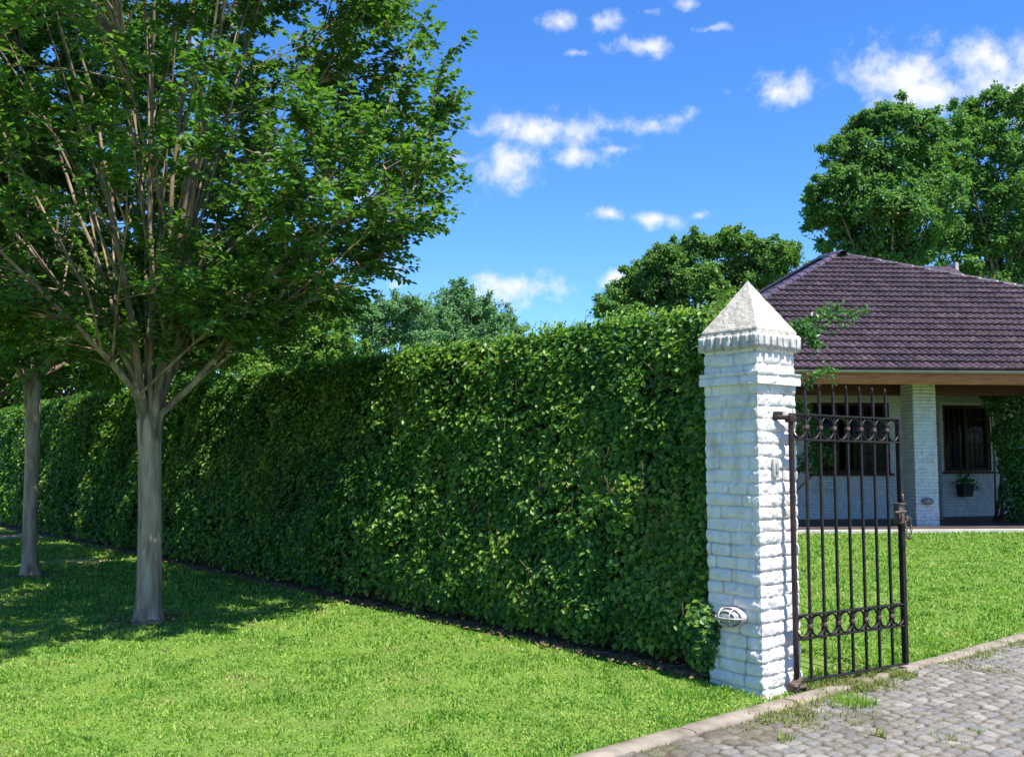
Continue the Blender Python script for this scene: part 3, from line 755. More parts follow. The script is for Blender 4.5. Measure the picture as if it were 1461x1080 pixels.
# upper hinge strap and the pivot shoe
mb = MB(); mb.box((-.006, 0, 1.745), (.052, .052, .050), bev=.006); mb.box((-.055, .03, 1.752), (.085, .045, .030), Matrix.Rotation(R(-32), 4, 'Z'), bev=.004)
mb.box((-.078, .044, 1.768), (.062, .034, .052), Matrix.Rotation(R(-32), 4, 'Z'), bev=.004)
mb.build('hinge', M['iron_red'], gate)
mb = MB()
mb.tube([(0, 0, -.040), (0, 0, .012)], .030, 12)
mb.box((-.018, -.012, .035), (.090, .062, .014), Matrix.Rotation(R(-38), 4, 'Y'), bev=.003)
mb.box((.028, 0, .0), (.075, .07, .014), bev=.003); mb.box((-.045, .0, -.012), (.014, .07, .075), bev=.003); mb.box((.062, .0, -.02), (.012, .06, .05), bev=.003)
mb.build('pivot_shoe', M['rust'], gate)
# loop of chain on the lock
def gw(x, y, z):
    c, s = math.cos(ga), math.sin(ga); return (gp[0] + c * x - s * y, gp[1] + s * x + c * y, z)
t = thing('chain', 'short loop of rusty chain hanging from the gate lock', 'chain', gw(GL, -.03, 1.02), ga)
nl = 13
for k in range(nl):
    q = (k + .5) / nl * 2 * math.pi; cx, cz = .030 * math.sin(q), -.035 + .075 * math.cos(q)
    tx, tz = .030 * math.cos(q), -.075 * math.sin(q); ang = math.atan2(tz, tx)
    a = np.linspace(0, 2 * math.pi, 15); l, wd = .016, .0085
    loc = np.stack([np.cos(a) * l, np.sin(a) * wd * (k % 2), np.sin(a) * wd * (1 - k % 2)], -1)
    ca, sa = math.cos(ang), math.sin(ang)
    pts = np.stack([cx + loc[:, 0] * ca - loc[:, 2] * sa, loc[:, 1] - .028, cz + loc[:, 0] * sa + loc[:, 2] * ca], -1)
    mb = MB(); mb.tube(pts, .0035, 6, cap=False); mb.build('link', M['lock_metal'], t)

# ------------------------------------------------------------------ HOUSE
house = thing('house', 'low white brick house with a dark purple tiled hip roof and deep porch', 'house', (HO[0], HO[1], 0), HR)
SZ = .06
mb = MB(); mb.box((2.0, 3.52, -.04), (18, 6.9, .18), bev=.006); mb.build('porch_floor', M['porch_floor'], house)
mb = MB(); mb.box((2.0, .035, -.034), (18, .085, .196), bev=.01); mb.build('porch_edge', M['slab_edge'], house)
def brick_wall(mb, x0, x1, z0, z1, y, course, blen, depth, rough, res, seed, holes=(), ang=0.0):
    """flat facade sheet facing -Y with courses in relief; holes are window openings"""
    X, Z = np.meshgrid(np.arange(x0, x1 + 1e-6, res), np.arange(z0, z1 + 1e-6, res * .55), indexing='ij')
    row = np.floor(Z / course).astype(int); fz = Z / course - row
    q = X / blen + (row % 2) * .5 + .2 * hash1(row, 3, seed); col = np.floor(q).astype(int); fq = q - col
    dx = np.minimum(fq, 1 - fq) * blen; dz = np.minimum(fz, 1 - fz) * course
    prof = (1 - np.exp(-dx / .014)) * (1 - np.exp(-dz / (course * .14)))
    h = depth * prof + .008 * (hash1(col, row, seed) - .5) * prof + rough * (fbm(np.stack([X * 9, Z * 9, X * 0], -1), seed) - .5)
    keep = np.ones((X.shape[0] - 1, X.shape[1] - 1), bool)
    cx = (X[:-1, :-1] + X[1:, 1:]) / 2; cz = (Z[:-1, :-1] + Z[1:, 1:]) / 2
    for (a, b, c, d) in holes: keep &= ~((cx > a) & (cx < b) & (cz > c) & (cz < d))
    g = np.stack([X, y - h, Z], -1)
    if ang:
        ca, sa = math.cos(ang), math.sin(ang); gx = g[..., 0] - x0; gy = g[..., 1] - y
        g = np.stack([x0 + gx * ca - gy * sa, y + gx * sa + gy * ca, g[..., 2]], -1)
    mb.grid(g, keep); jv = np.clip(1 - dz / (course * .11), 0, 1) ; mb.j = getattr(mb, 'j', []) + [jv.ravel()]
YW = 3.45; COURSE = .072
wl0, zt = HPX(1155, 574, YW); wl1, zb = HPX(1270, 675, YW)
xc0, _ = HPX(1303, 700, YW)
mb = MB(); brick_wall(mb, wl0 - 4.5, xc0 + .5, SZ - .02, 3.05, YW, COURSE, .26, .022, .012, .022, 201, [(wl0, wl1, zb, zt)])
mb.build('wall', M['house_brick'], house)
# upper plaster band
xb0, z_b = HPX(1143, 572, YW)
mb = MB(); mb.box(((wl0 - 4.5 + wl1 - .02) / 2, YW - .022, 2.905), (wl1 - .02 - wl0 + 4.5, .03, .30), bev=.003); mb.build('plaster_band', M['plaster'], house)
# right wall, turned back a little
A2 = R(12.0); xr0, _ = HPX(1335, 700, 4.0); yr0 = 4.05
def RWX(px, py):
    """pixel -> (distance along right wall, z)"""
    r = ray(px, py); n2 = np.array([-math.sin(HR + A2), math.cos(HR + A2)]); p0 = HW(xr0, yr0)[:2]
    t = np.dot(n2, p0) / np.dot(n2, r[:2]); p = r * t; d = p[:2] - p0
    return d[0] * math.cos(HR + A2) + d[1] * math.sin(HR + A2), H + p[2]
r0, rzt = RWX(1344, 578); r1, rzb = RWX(1414, 672)
mb = MB(); brick_wall(mb, xr0, xr0 + 7, SZ - .02, 3.05, yr0, COURSE, .26, .022, .012, .022, 211, [(xr0 + r0, xr0 + r1, rzb, rzt)], ang=A2)
mb.build('wall', M['house_brick'], house)
mb = MB(); brick_wall(mb, 0, 1.2, SZ - .02, 3.05, 0, COURSE, .26, .02, .01, .022, 219)   # return between the two walls
v, l, c = mb.data(); mb.v = [np.stack([xc0 + .5 + v[:, 1], yr0 - 1.0 + v[:, 0] , v[:, 2]], -1)]
mb.build('wall', M['house_brick'], house)
ca, sa = math.cos(A2), math.sin(A2)
def rwbox(mb, x, y, z, d, bev=.004): mb.box((xr0 + x * ca - y * sa, yr0 + x * sa + y * ca, z), d, Matrix.Rotation(A2, 4, 'Z'), bev)
mb = MB(); rwbox(mb, 3.5, -.022, 2.93, (7.0, .03, .32)); mb.build('plaster_band', M['plaster'], house)
# window builder ---------------------------------------------------------
def window(place, w, z0, z1, nmull, curtain, grille):
    """place(mb, x, y, z, dims) adds a box in the window's wall frame, x from 0..w"""
    fr = MB(); fw = .07
    for (x, z, dx, dz) in ((w / 2, z1 - fw / 2, w, fw), (w / 2, z0 + fw / 2, w, fw), (fw / 2, (z0 + z1) / 2, fw, z1 - z0 - 2 * fw), (w - fw / 2, (z0 + z1) / 2, fw, z1 - z0 - 2 * fw)):
        place(fr, x, .06, z, (dx, .10, dz))
    for k in range(1, nmull): place(fr, w * k / nmull, .06, (z0 + z1) / 2, (.09, .08, z1 - z0 - 2 * fw))
    f = fr.build('window', M['dark_wood'], house)
    sl = MB(); place(sl, w / 2, -.02, z0 - .03, (w + .12, .16, .055)); sl.build('sill', M['dark_wood'], f)
    pn = MB(); place(pn, w / 2, .075, (z0 + z1) / 2, (w - 2 * fw, .006, z1 - z0 - 2 * fw)); pn.build('pane', M['pane'], f)
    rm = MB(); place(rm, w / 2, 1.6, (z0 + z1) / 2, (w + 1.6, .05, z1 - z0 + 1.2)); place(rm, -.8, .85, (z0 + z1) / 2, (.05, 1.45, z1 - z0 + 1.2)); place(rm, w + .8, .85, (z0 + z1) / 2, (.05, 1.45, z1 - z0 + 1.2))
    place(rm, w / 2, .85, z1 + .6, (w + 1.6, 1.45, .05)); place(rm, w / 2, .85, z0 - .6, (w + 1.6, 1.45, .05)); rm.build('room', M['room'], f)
    for (a, b) in curtain:
        cu = MB(); k = int((b - a) / .05) + 1
        for q in range(k): place(cu, a + (q + .5) * (b - a) / k, .22 + .02 * (q % 2), (z0 + z1) / 2, ((b - a) / k + .004, .03, z1 - z0 - .1))
        cu.build('curtain', M['curtain'], f)
    if grille:
        gl = MB()
        for k in range(1, grille[0]): place(gl, w * k / grille[0], -.03, (z0 + z1) / 2, (.014, .014, z1 - z0))
        for k in range(0, grille[1] + 1): place(gl, w / 2, -.046, z0 + .04 + (z1 - z0 - .08) * k / grille[1], (w, .012, .014))
        gl.build('grille', M['iron'], f)
    return f
pl = lambda mb, x, y, z, d: mb.box((wl0 + x, YW + y, z), d, bev=.004)
window(pl, wl1 - wl0, zb, zt, 3, [(1.25, 1.62)], (14, 4))
pr = lambda mb, x, y, z, d: rwbox(mb, r0 + x, y, z, d)
window(pr, r1 - r0, rzb, rzt, 2, [(.05, .40), (.62, 1.08)], (9, 5))
# wooden roller shutter half down behind the left grille
mb = MB()
for k in range(9): mb.box((wl0 + 1.45, YW + .125, zb + .10 + k * .068), (.80, .02, .06), bev=.004)
mb.build('shutter', M['dark_wood'], house)
# column
cx0, _ = HPX(1308, 748, 1.2); cx1, _ = HPX(1341, 748, 1.2)
mb = MB(); brick_tube(mb, cx0, 1.2, cx1 - cx0, cx1 - cx0 + .06, SZ - .02, 3.06, COURSE, .26, .02, .012, .02, 231, zres=.011, randp=.012, r=.02)
mb.build('column', M['house_brick'], house)
for xx in (cx0 - 5.2, cx0 + 5.0):
    mb = MB(); brick_tube(mb, xx, 1.2, cx1 - cx0, cx1 - cx0 + .06, SZ - .02, 3.06, COURSE, .26, .02, .012, .04, 233, zres=.024, randp=.012, r=.02)
    mb.build('column', M['house_brick'], house)
# beam, fascia, gutter, soffit
mb = MB(); mb.box((2, 1.90, 2.93), (17.6, .16, .25), bev=.006); mb.build('beam', M['dark_wood'], house)
mb = MB(); mb.box((2, .03, 3.015), (17.6, .05, .22), bev=.004); mb.build('fascia', M['fascia'], house)
mb = MB(); mb.box((2, 2.50, 3.03), (17.6, 4.85, .03), bev=.0); mb.build('soffit', M['soffit'], house)
for k in range(-8, 13):
    pass
YE, ZE = -.06, 3.17
mb = MB(); a = np.linspace(math.pi, 2 * math.pi, 9)
prof = np.stack([-.055 + .05 * np.cos(a), 3.165 + .05 * np.sin(a)], -1); prof = np.vstack([prof, prof[::-1] + [0, .004]])
gx_ = np.array([-7, -3, 0, 3, 7, 11.0]); g = np.stack([np.stack([gx_, 0 * gx_ + y, 0 * gx_ + z], -1) for y, z in prof]); mb.grid(g)
mb.build('gutter', M['gutter'], house)
# roof planes -------------------------------------------------------------
TP = math.tan(R(30.0))
def on_front(px, py):
    r = ray(px, py); c, s = math.cos(HR), math.sin(HR)
    # local y along ray: ((t r - HO).n); z = H + t rz ; plane z = ZE + TP (yl - YE)
    n = np.array([-s, c]); A = np.dot(n, r[:2]); B = -np.dot(n, HO)
    t = (ZE + TP * (B - YE) - H) / (r[2] - TP * A)
    p = r[:2] * t - HO; return np.array([p[0] * c + p[1] * s, -p[0] * s + p[1] * c, H + r[2] * t])
AP = on_front(1195, 363); LH = on_front(1095, 422); RH = on_front(1461, 411)
def to_eave(a, b): t = (ZE - a[2]) / (b[2] - a[2]); return a + (b - a) * t
FL, FR = to_eave(AP, LH), to_eave(AP, RH)
def local_at(px, py, yl): x_, z_ = HPX(px, py, yl); return np.array([x_, yl, z_])
BP = local_at(1172, 368, AP[1] + 1.2); 
best = None
for s_ in np.linspace(.2, 9, 200):
    q = BP + s_ * np.array([-.72, 1, -TP * .75]); w = HW(q[0], q[1], q[2]) - [0, 0, H]
    d = w[1] * CT + w[2] * ST; xx = CX + F * w[0] / d; yy = CY - F * (-w[1] * ST + w[2] * CT) / d
    e = abs(xx - 1083)
    if best is None or e < best[0]: best = (e, q, yy)
BL = to_eave(BP, best[1]); BR = np.array([FR[0], BL[1], ZE])
GAUGE, ROLL = .335, .150
def tiled(p0, ex, up, poly, W_, L_):
    """interlocking tiles over one roof plane: p0 eave corner, ex along eave, up the slope"""
    nrm = np.cross(ex, up); nc = int(math.ceil(L_ / GAUGE)); xs = np.arange(0, W_ + ROLL, ROLL / 8)
    ph = (xs / ROLL) % 1; prof = .040 * np.abs(np.sin(math.pi * ph)) ** .8 - .006 * np.exp(-((ph - .5) / .06) ** 2) * 0
    rows, cols = [], []
    for i in range(nc):
        tone = .70 + .6 * hash1(np.floor(xs / (2 * ROLL)).astype(int), np.full(len(xs), i), 301)
        for s_, lift in ((0.0, -.004), (.002, .046), (.02, .050), (.5, .027), (.985, .004)):
            h = prof * (1.0 if lift > 0 else .2) + lift + .004 * (hash1(np.floor(xs / (2 * ROLL)).astype(int), np.full(len(xs), i), 303) - .5)
            pt = p0 + xs[:, None] * ex + ((i + s_) * GAUGE) * up + h[:, None] * nrm
            rows.append(pt); cols.append(np.stack([tone, tone, tone, tone * 0 + 1], -1))
    g = np.array(rows); cc = np.array(cols)
    ctr = (g[:-1, :-1] + g[1:, 1:]) / 2; rel = ctr - p0; a = rel @ ex; b = rel @ up
    keep = np.ones(a.shape, bool); n = len(poly)
    q = [(np.dot(v - p0, ex), np.dot(v - p0, up)) for v in poly]
    for k in range(n):
        (x0, y0), (x1, y1) = q[k], q[(k + 1) % n]; keep &= ((x1 - x0) * (b - y0) - (y1 - y0) * (a - x0)) > -.02
    return g, keep, cc
roof_mb = MB(); cols = []
ex = np.array([1., 0, 0]); up = norm(np.array([0, 1, TP]))
g, k_, cc = tiled(FL, ex, up, [FL, FR, AP], FR[0] - FL[0], np.linalg.norm(AP - FL) + 1)
roof_mb.grid(g, k_, flip=True); cols.append(cc.reshape(-1, 4))
exl = norm(FL - BL); nl_ = norm(np.cross(exl, AP - FL)); upl = norm(np.cross(nl_, exl))
g, k_, cc = tiled(BL, exl, upl, [BL, FL, AP, BP], np.linalg.norm(FL - BL), 9.0)
roof_mb.grid(g, k_, flip=True); cols.append(cc.reshape(-1, 4))
# plain under-sheets and unseen rear slopes
v = np.array([FL, FR, AP, BL, BP, BR]) - [0, 0, .03]
roof_mb.add(v, [(0, 1, 2), (3, 4, 5), (5, 4, 2), (5, 2, 1), (3, 0, 2), (3, 2, 4)]); cols.append(np.ones((6, 4)))
roof = roof_mb.build('roof', M['roof_tile'], house, smooth=False, attrs={'tile': np.concatenate(cols)})
def ridge_line(a, b, L=.40, r=.105, ext=.0):
    """overlapping half-round cap tiles along a hip"""
    d = b - a; n = int(np.linalg.norm(d) / L); d = norm(d); side = norm(np.cross(d, [0, 0, 1.])); upv = np.cross(side, d)
    mb = MB(); t = np.linspace(-.15, math.pi + .15, 13)
    for k in range(n + 1):
        p = a + d * (k * L); rows = []
        for s_, rr in ((-.03, r + .012), (0, r + .014), (.03, r + .010), (L, r - .012)):
            q = p + d * s_; rows.append(q + np.cos(t)[:, None] * side * rr + (np.sin(t)[:, None] * rr * .85 - .02) * upv)
        mb.grid(np.array(rows)); 
        e = rows[0]; c = e.mean(0); i = np.arange(len(e) - 1); mb.add(np.vstack([e, c]), np.stack([i, i + 1, i * 0 + len(e)], -1))
    mb.build('ridge_caps', M['ridge_tile'], roof)
for a_, b_, r_ in ((FL, AP, .12), (FR, AP, .11), (BL, BP, .10), (BP, AP, .11)): ridge_line(a_, b_, r=r_)
# back wing ridge with a white gable end, just clearing the right hip
ya = AP[1] + 3.0
g0 = local_at(1295, 379, ya); g1_ = local_at(1357, 381, ya)
mb = MB(); L_ = g1_[0] - g0[0] + 2.0; xs = np.linspace(g1_[0] - L_, g1_[0], 90)
ph = np.abs(np.sin(math.pi * xs / .15)) * .025
for sgn in (-1, 1):
    rr = []
    for s_ in np.linspace(0, 2.6, 14): rr.append(np.stack([xs, 0 * xs + ya + sgn * s_, g1_[2] - TP * s_ * .9 + ph + .02 * ((s_ / .2) % 1)], -1))
    mb.grid(np.array(rr), flip=sgn > 0)
mb.build('rear_roof', M['roof_tile'], house, attrs={'tile': np.ones((mb.n, 4))})
mb = MB(); mb.box((g1_[0] + .05, ya, g1_[2] - .12), (.10, .5, .42), bev=.01)
mb.build('verge_board', M['slab_edge'], house, smooth=False)
# house column lamp
lx_, lz_ = HPX(1322, 715, 1.2); w_ = HW(lx_, 1.2, lz_)
bulkhead('oval lamp on the porch column of the house', tuple(HW(lx_, 1.185, lz_)), HR, 1.15, (M['gutter'], M['lamp_glass']))
# wall planter under the right window
px_, pz_ = RWX(1371, 699); q = (xr0 + px_ * ca, yr0 + px_ * sa)
wp = HW(q[0] + .14 * sa, q[1] - .14 * ca, pz_)
t = thing('wall_planter', 'square black planter with a trailing plant hung under the right house window', 'planter', tuple(wp), HR + A2)
mb = MB(); g = []
for (s_, z) in ((.13, -.15), (.16, .13), (.17, .15), (.15, .15), (.14, .11)): g.append([(-s_, -s_ * .8, z), (s_, -s_ * .8, z), (s_, s_ * .8, z), (-s_, s_ * .8, z), (-s_, -s_ * .8, z)])
mb.grid(np.array(g), flip=True); mb.add([(-.13, -.104, -.15), (.13, -.104, -.15), (.13, .104, -.15), (-.13, .104, -.15)], [(3, 2, 1, 0)]); mb.add([(-.14, -.112, .11), (.14, -.112, .11), (.14, .112, .11), (-.14, .112, .11)], [(0, 1, 2, 3)])
mb.build('pot', M['pot'], t, smooth=False)
n = 160; p = np.stack([rng.normal(-.02, .11, n), rng.normal(-.03, .06, n), .14 + np.abs(rng.normal(0, .13, n))], -1); p[:40] += [.22, -.05, -.14]
mb = MB(); leaves(mb, p, runit(n) + [0, -.3, .5], norm(runit(n) + [0, -.5, .8]), rng.uniform(.05, .09, n)); mb.build('foliage', M['vine_leaf'], t, smooth=False)

# ------------------------------------------------------------------ plants at the house
def bush(name, label, cat, blobs, leaf, n, mat, base, stems=None, up=.5, asp=.65, grp=None):
    """shrub made of leaf clumps on given (x,y,z,r) world blobs, with stems rising from base"""
    t = thing(name, label, cat, (base[0], base[1], base[2] if len(base) > 2 else 0), 0, grp)
    o = np.array([t.location.x, t.location.y, t.location.z]); r = np.random.default_rng(len(label) * 13 + n)
    B = np.array(blobs, float); wts = B[:, 3] ** 2; wts /= wts.sum()
    idx = r.choice(len(B), n, p=wts); d = runit(n, r)
    p = B[idx, :3] + d * (B[idx, 3] * r.uniform(.55, 1.0, n) ** .6)[:, None]
    p += (np.stack([fbm(p * 2.2, 401, 2), fbm(p * 2.2, 402, 2), fbm(p * 2.2, 403, 2)], -1) - .5) * .35
    nr = norm(d + r.normal(0, .55, (n, 3)) + [0, 0, up]); mb = MB()
    leaves(mb, p - o, runit(n, r) + [0, 0, -.3], nr, r.uniform(.7, 1.2, n) * leaf, asp=asp)
    mb.build('foliage', mat, t, smooth=False)
    mb = MB()
    for b in B:
        m = (b[:3] - o) * .5 + r.normal(0, .08, 3) * [1, 1, .2]
        mb.tube(np.array([[r.normal(0, .05), r.normal(0, .05), 0], m, b[:3] - o]), [.022, .016, .008], 6)
    mb.build('stems', M['twig'], t)
    return t
def blob_px(lst, Y): return [(*at(px, py, Y + dy), r) for (px, py, dy, r) in lst]
bb = blob_px([(1452, 580, 0, .42), (1425, 572, .3, .28), (1470, 620, -.1, .55), (1436, 615, .2, .32), (1450, 665, 0, .42), (1445, 705, 0, .36), (1485, 690, 0, .6), (1460, 735, 0, .35), (1500, 600, 0, .7), (1412, 562, .4, .16), (1438, 640, .1, .2)], 21.6)
bush('climbing_shrub', 'large dark leafy climber in front of the right house window', 'shrub', bb, .105, 7500, M['vine_leaf'], (*HW(2.9, 2.3)[:2], SZ))
bb = blob_px([(1150, 610, 0, .24), (1163, 640, 0, .20), (1150, 660, 0, .24), (1183, 655, .1, .16), (1145, 585, 0, .22), (1176, 615, 0, .13)], 21.2)
bush('porch_shrub', 'thin dark shrub on the porch behind the gate bars', 'shrub', bb, .075, 1300, M['vine_leaf'], (*HW(-2.45, 2.2)[:2], SZ))
# vine sprays reaching out from behind the pillar
def spray(name, label, pts, nleaf, leaf, mat):
    pts = np.array(pts, float); t = thing(name, label, 'vine', tuple(pts[0]), 0, 'vine sprays behind the pillar'); q = pts - pts[0]
    tt = np.linspace(0, 1, 24); u = np.linspace(0, 1, len(q)); cv = np.stack([np.interp(tt, u, q[:, k]) for k in range(3)], -1)
    mb = MB(); mb.tube(cv, np.linspace(.006, .002, 24), 5); mb.build('stem', M['twig'], t)
    k = rng.uniform(.25, 1, nleaf); p = np.stack([np.interp(k, u, q[:, c]) for c in range(3)], -1) + rng.normal(0, .028, (nleaf, 3))
    d = norm(q[-1])
    mb = MB(); leaves(mb, p, runit(nleaf) + d * .7 + [0, 0, -.25], norm(runit(nleaf) * .7 + [-.1, -.3, .8]), rng.uniform(.6, 1.15, nleaf) * leaf, asp=.5); mb.build('leaves', mat, t, smooth=False)
b0 = np.array([*P(-.5, .8), 2.25])
spray('vine_spray', 'upper leafy vine spray reaching over the roof from behind the pillar cap', [b0, at(1120, 470, 7.1), at(1150, 462, 7.1), at(1178, 450, 7.15), at(1196, 440, 7.2)], 170, .052, M['vine_leaf'])
spray('vine_spray', 'long thin vine spray pointing furthest right over the roof tiles', [b0, at(1125, 478, 7.1), at(1165, 468, 7.15), at(1205, 456, 7.2), at(1238, 441, 7.25)], 150, .048, M['vine_leaf'])
spray('vine_spray', 'drooping vine spray hanging beside the pillar cap', [b0, at(1135, 468, 7.1), at(1150, 472, 7.05), at(1160, 485, 7.05), at(1160, 494, 7.05)], 150, .052, M['vine_leaf'])
spray('vine_spray', 'short vine spray under the roof gutter right of the pillar ledge', [np.array([*P(-.5, .9), 1.95]), at(1135, 542, 7.2), at(1155, 540, 7.2), at(1172, 534, 7.2), at(1188, 530, 7.2)], 100, .05, M['vine_leaf'])
spray('vine_spray', 'leafy hedge shoot curling up on the left of the pillar cap', [np.array([*P(-.6, .35), 2.3]), at(1020, 450, 6.95), at(1028, 425, 6.95), at(1020, 412, 6.95)], 34, .06, M['bright_leaf'])

# ------------------------------------------------------------------ TREES OF THE ROW
def bez(a, b, c, n):
    t = np.linspace(0, 1, n)[:, None]; return (1 - t) ** 2 * a + 2 * t * (1 - t) * b + t * t * c
def row_tree(label, xy, seed, tr, fork, env, nlimb, nclu, ntw, lsz, inner=.12, leafn=20, cut=None, lean=(0, 0)):
    r = np.random.default_rng(seed)
    t = thing('garden_tree', label, 'tree', (xy[0], xy[1], 0), 0, 'row of vase shaped lawn trees')
    zs = np.array([e[0] for e in env]); rs = np.array([e[1] for e in env])
    Renv = lambda z: np.interp(z, zs, rs)
    # trunk: fluted, flared at the foot and at the fork
    zz = np.array([-.05, .0, .05, .12, .25, .5, .9, 1.3, 1.6, fork - .15, fork, fork + .12]); k = zz / fork
    rad = tr * np.array([1.60, 1.42, 1.25, 1.12, 1.04, 1.0, .95, .93, .95, 1.02, 1.08, .7])
    ph = r.uniform(0, 6, 3)
    mod = lambda a, z: 1 + .07 * np.sin(3 * a + ph[0] + .3 * z) + .05 * np.sin(5 * a + ph[1] - .4 * z) + .15 * np.sin(4 * a + ph[2]) * np.exp(-z * 6)
    mb = MB(); px = np.stack([.015 * np.sin(zz * 1.7 + ph[0]), .015 * np.cos(zz * 1.3 + ph[1]), zz], -1); px[:, 0] += lean[0] * np.clip(zz, 0, 9) / fork
    zf = np.linspace(-.05, fork + .12, 40); pf = np.stack([np.interp(zf, zz, px[:, c]) for c in range(3)], -1)
    mb.tube(pf, np.interp(zf, zz, rad), 28, mod=mod); mb.build('trunk', M['bark'], t)
    # limbs
    lb = MB(); limbs = []; ztop = zs[-1]
    for k in range(nlimb):
        az = k * 2.39996 + r.uniform(-.3, .3); f = (k + .5) / nlimb
        # outer limbs spread low, inner ones climb
        rr = f ** .7 * .93; zt = ztop * (1 - .12 * r.uniform()) - (ztop - zs[0]) * .62 * f ** 1.5
        re = (Renv(zt) * rr if f > .3 else .5 + f * 1.5) * (1 + .22 * max(0., math.cos(az - 4.0)))
        end = np.array([math.cos(az) * re, math.sin(az) * re, zt])
        p0 = np.array([math.cos(az) * tr * .45 + lean[0], math.sin(az) * tr * .45, fork - .30 + .12 * r.uniform()])
        mid = np.array([math.cos(az) * re * (.24 + .14 * f), math.sin(az) * re * (.24 + .14 * f), fork + (zt - fork) * (.50 - .08 * f)]) + r.normal(0, .10, 3)
        c = bez(p0, mid, end, 18); c = np.vstack([p0, p0 + [math.cos(az) * tr * .25, math.sin(az) * tr * .25, .16], bez(p0 + [math.cos(az) * tr * .45, math.sin(az) * tr * .45, .30], mid, end, 16)]); c[2:-1] += np.cumsum(r.normal(0, .012, (15, 3)), 0)
        rb = tr * r.uniform(.27, .42) * (.8 + .35 * f)
        lb.tube(c, np.concatenate([[rb * 1.15], np.linspace(rb, .006, 17)]), 9, cap=False); limbs.append(c)
        for s in range(3):      # secondary stems leave the limb low and run alongside
            i = r.integers(3, 9); st = c[i]; az2 = az + r.normal(0, .55); z2 = zt * r.uniform(.82, 1.0); re2 = min(Renv(z2) * .92, re * r.uniform(.75, 1.25) + .2)
            e2 = np.array([math.cos(az2) * re2, math.sin(az2) * re2, z2]); m2 = st + (e2 - st) * .45 + np.array([0, 0, .05]) + r.normal(0, .07, 3)
            c2 = bez(st, m2, e2, 14); lb.tube(c2, np.linspace(rb * .55 * (1 - i / 24), .005, 14), 7, cap=False); limbs.append(c2)
    L = np.concatenate([c[4:] for c in limbs])
    # leaf sprays: branch from the nearest limb point below, then twigs, then leaves
    lf = MB(); P_, A_, N_, S_ = [], [], [], []
    n = 0; tries = 0
    while n < nclu and tries < nclu * 30:
        tries += 1
        z = r.uniform(zs[0] + .3, ztop); q = math.sqrt(r.uniform(inner ** 2, 1)) ; a = r.uniform(0, 2 * math.pi); rr = Renv(z) * q * (1 + .5 * max(0., math.cos(a - 4.0)))
        c = np.array([math.cos(a) * rr, math.sin(a) * rr, z])
        if fbm(c * 1.0 + seed, 501, 2) < .405 or (q < .45 and r.uniform() < .45): continue
        if cut is not None and cut(c): continue
        n += 1
        dv = c - L; cost = np.linalg.norm(dv, axis=1) + np.where(L[:, 2] > c[2] - .05, 1.2, 0); j = int(np.argmin(cost)); st = L[j]
        out = np.array([math.cos(a), math.sin(a), .25]); m = st + (c - st) * .5 + np.array([0, 0, .06])
        br = bez(st, m, c, 7); lb.tube(br, np.linspace(.009, .004, 7), 5, cap=False)
        d0 = norm(norm(c - st) * .7 + out * .6)
        for w in range(ntw):
            d = norm(d0 + r.normal(0, .55, 3) * [1, 1, .55]); l = r.uniform(.26, .52) * (1.35 if r.uniform() < .12 else 1); s0 = br[r.integers(3, 7)]
            e = s0 + d * l + np.array([0, 0, -.04 * l]); lb.tube(np.array([s0, (s0 + e) / 2 + [0, 0, .015], e]), [.004, .003, .0015], 3, cap=False)
            k = leafn; tt = (np.arange(k) + r.uniform(0, 1, k)) / k; sd = norm(np.cross(d, [0, 0, 1.])) * np.where(np.arange(k) % 2, 1, -1)[:, None]
            pp = s0 + (e - s0) * (.12 + .88 * tt)[:, None] + r.normal(0, .018, (k, 3)); ax = sd * 1.0 + d * .7 + r.normal(0, .35, (k, 3)) + [0, 0, -.15]
            P_.append(pp); A_.append(ax); N_.append(norm(np.array([0, 0, 1.]) + r.normal(0, .42, (k, 3)))); S_.append(r.uniform(.7, 1.2, k) * lsz)
    lb.build('branches', M['limb'], t)
    leaves(lf, np.concatenate(P_), np.concatenate(A_), np.concatenate(N_), np.concatenate(S_), asp=.66, fold=.2, droop=.2)
    lf.build('crown', M['tree_leaf'], t, smooth=False)
    return t
ENV = [(2.1, .3), (2.4, .7), (2.7, 1.25), (3.0, 1.85), (3.3, 2.3), (3.9, 2.68), (4.7, 2.76), (5.6, 2.62), (6.4, 2.35), (7.1, 1.4), (7.5, .3)]
row_tree('nearest lawn tree with a smooth grey fluted trunk and many upright limbs', TREES_XY[0], 11, .104, 1.86, ENV, 16, 900, 6, .075, lean=(-.03, 0))
ENV2 = [(2.3, .4), (2.7, 1.1), (3.1, 1.9), (3.6, 2.5), (4.5, 2.8), (5.6, 2.7), (6.6, 2.1), (7.4, .4)]
row_tree('second lawn tree with a thinner straight grey trunk left of the nearest tree', TREES_XY[1], 23, .088, 2.40, ENV2, 12, 480, 5, .09, lean=(-.09, 0))
row_tree('third lawn tree, mostly cut off by the left edge of the photo', TREES_XY[2], 37, .10, 1.9, ENV2, 10, 400, 5, .10)

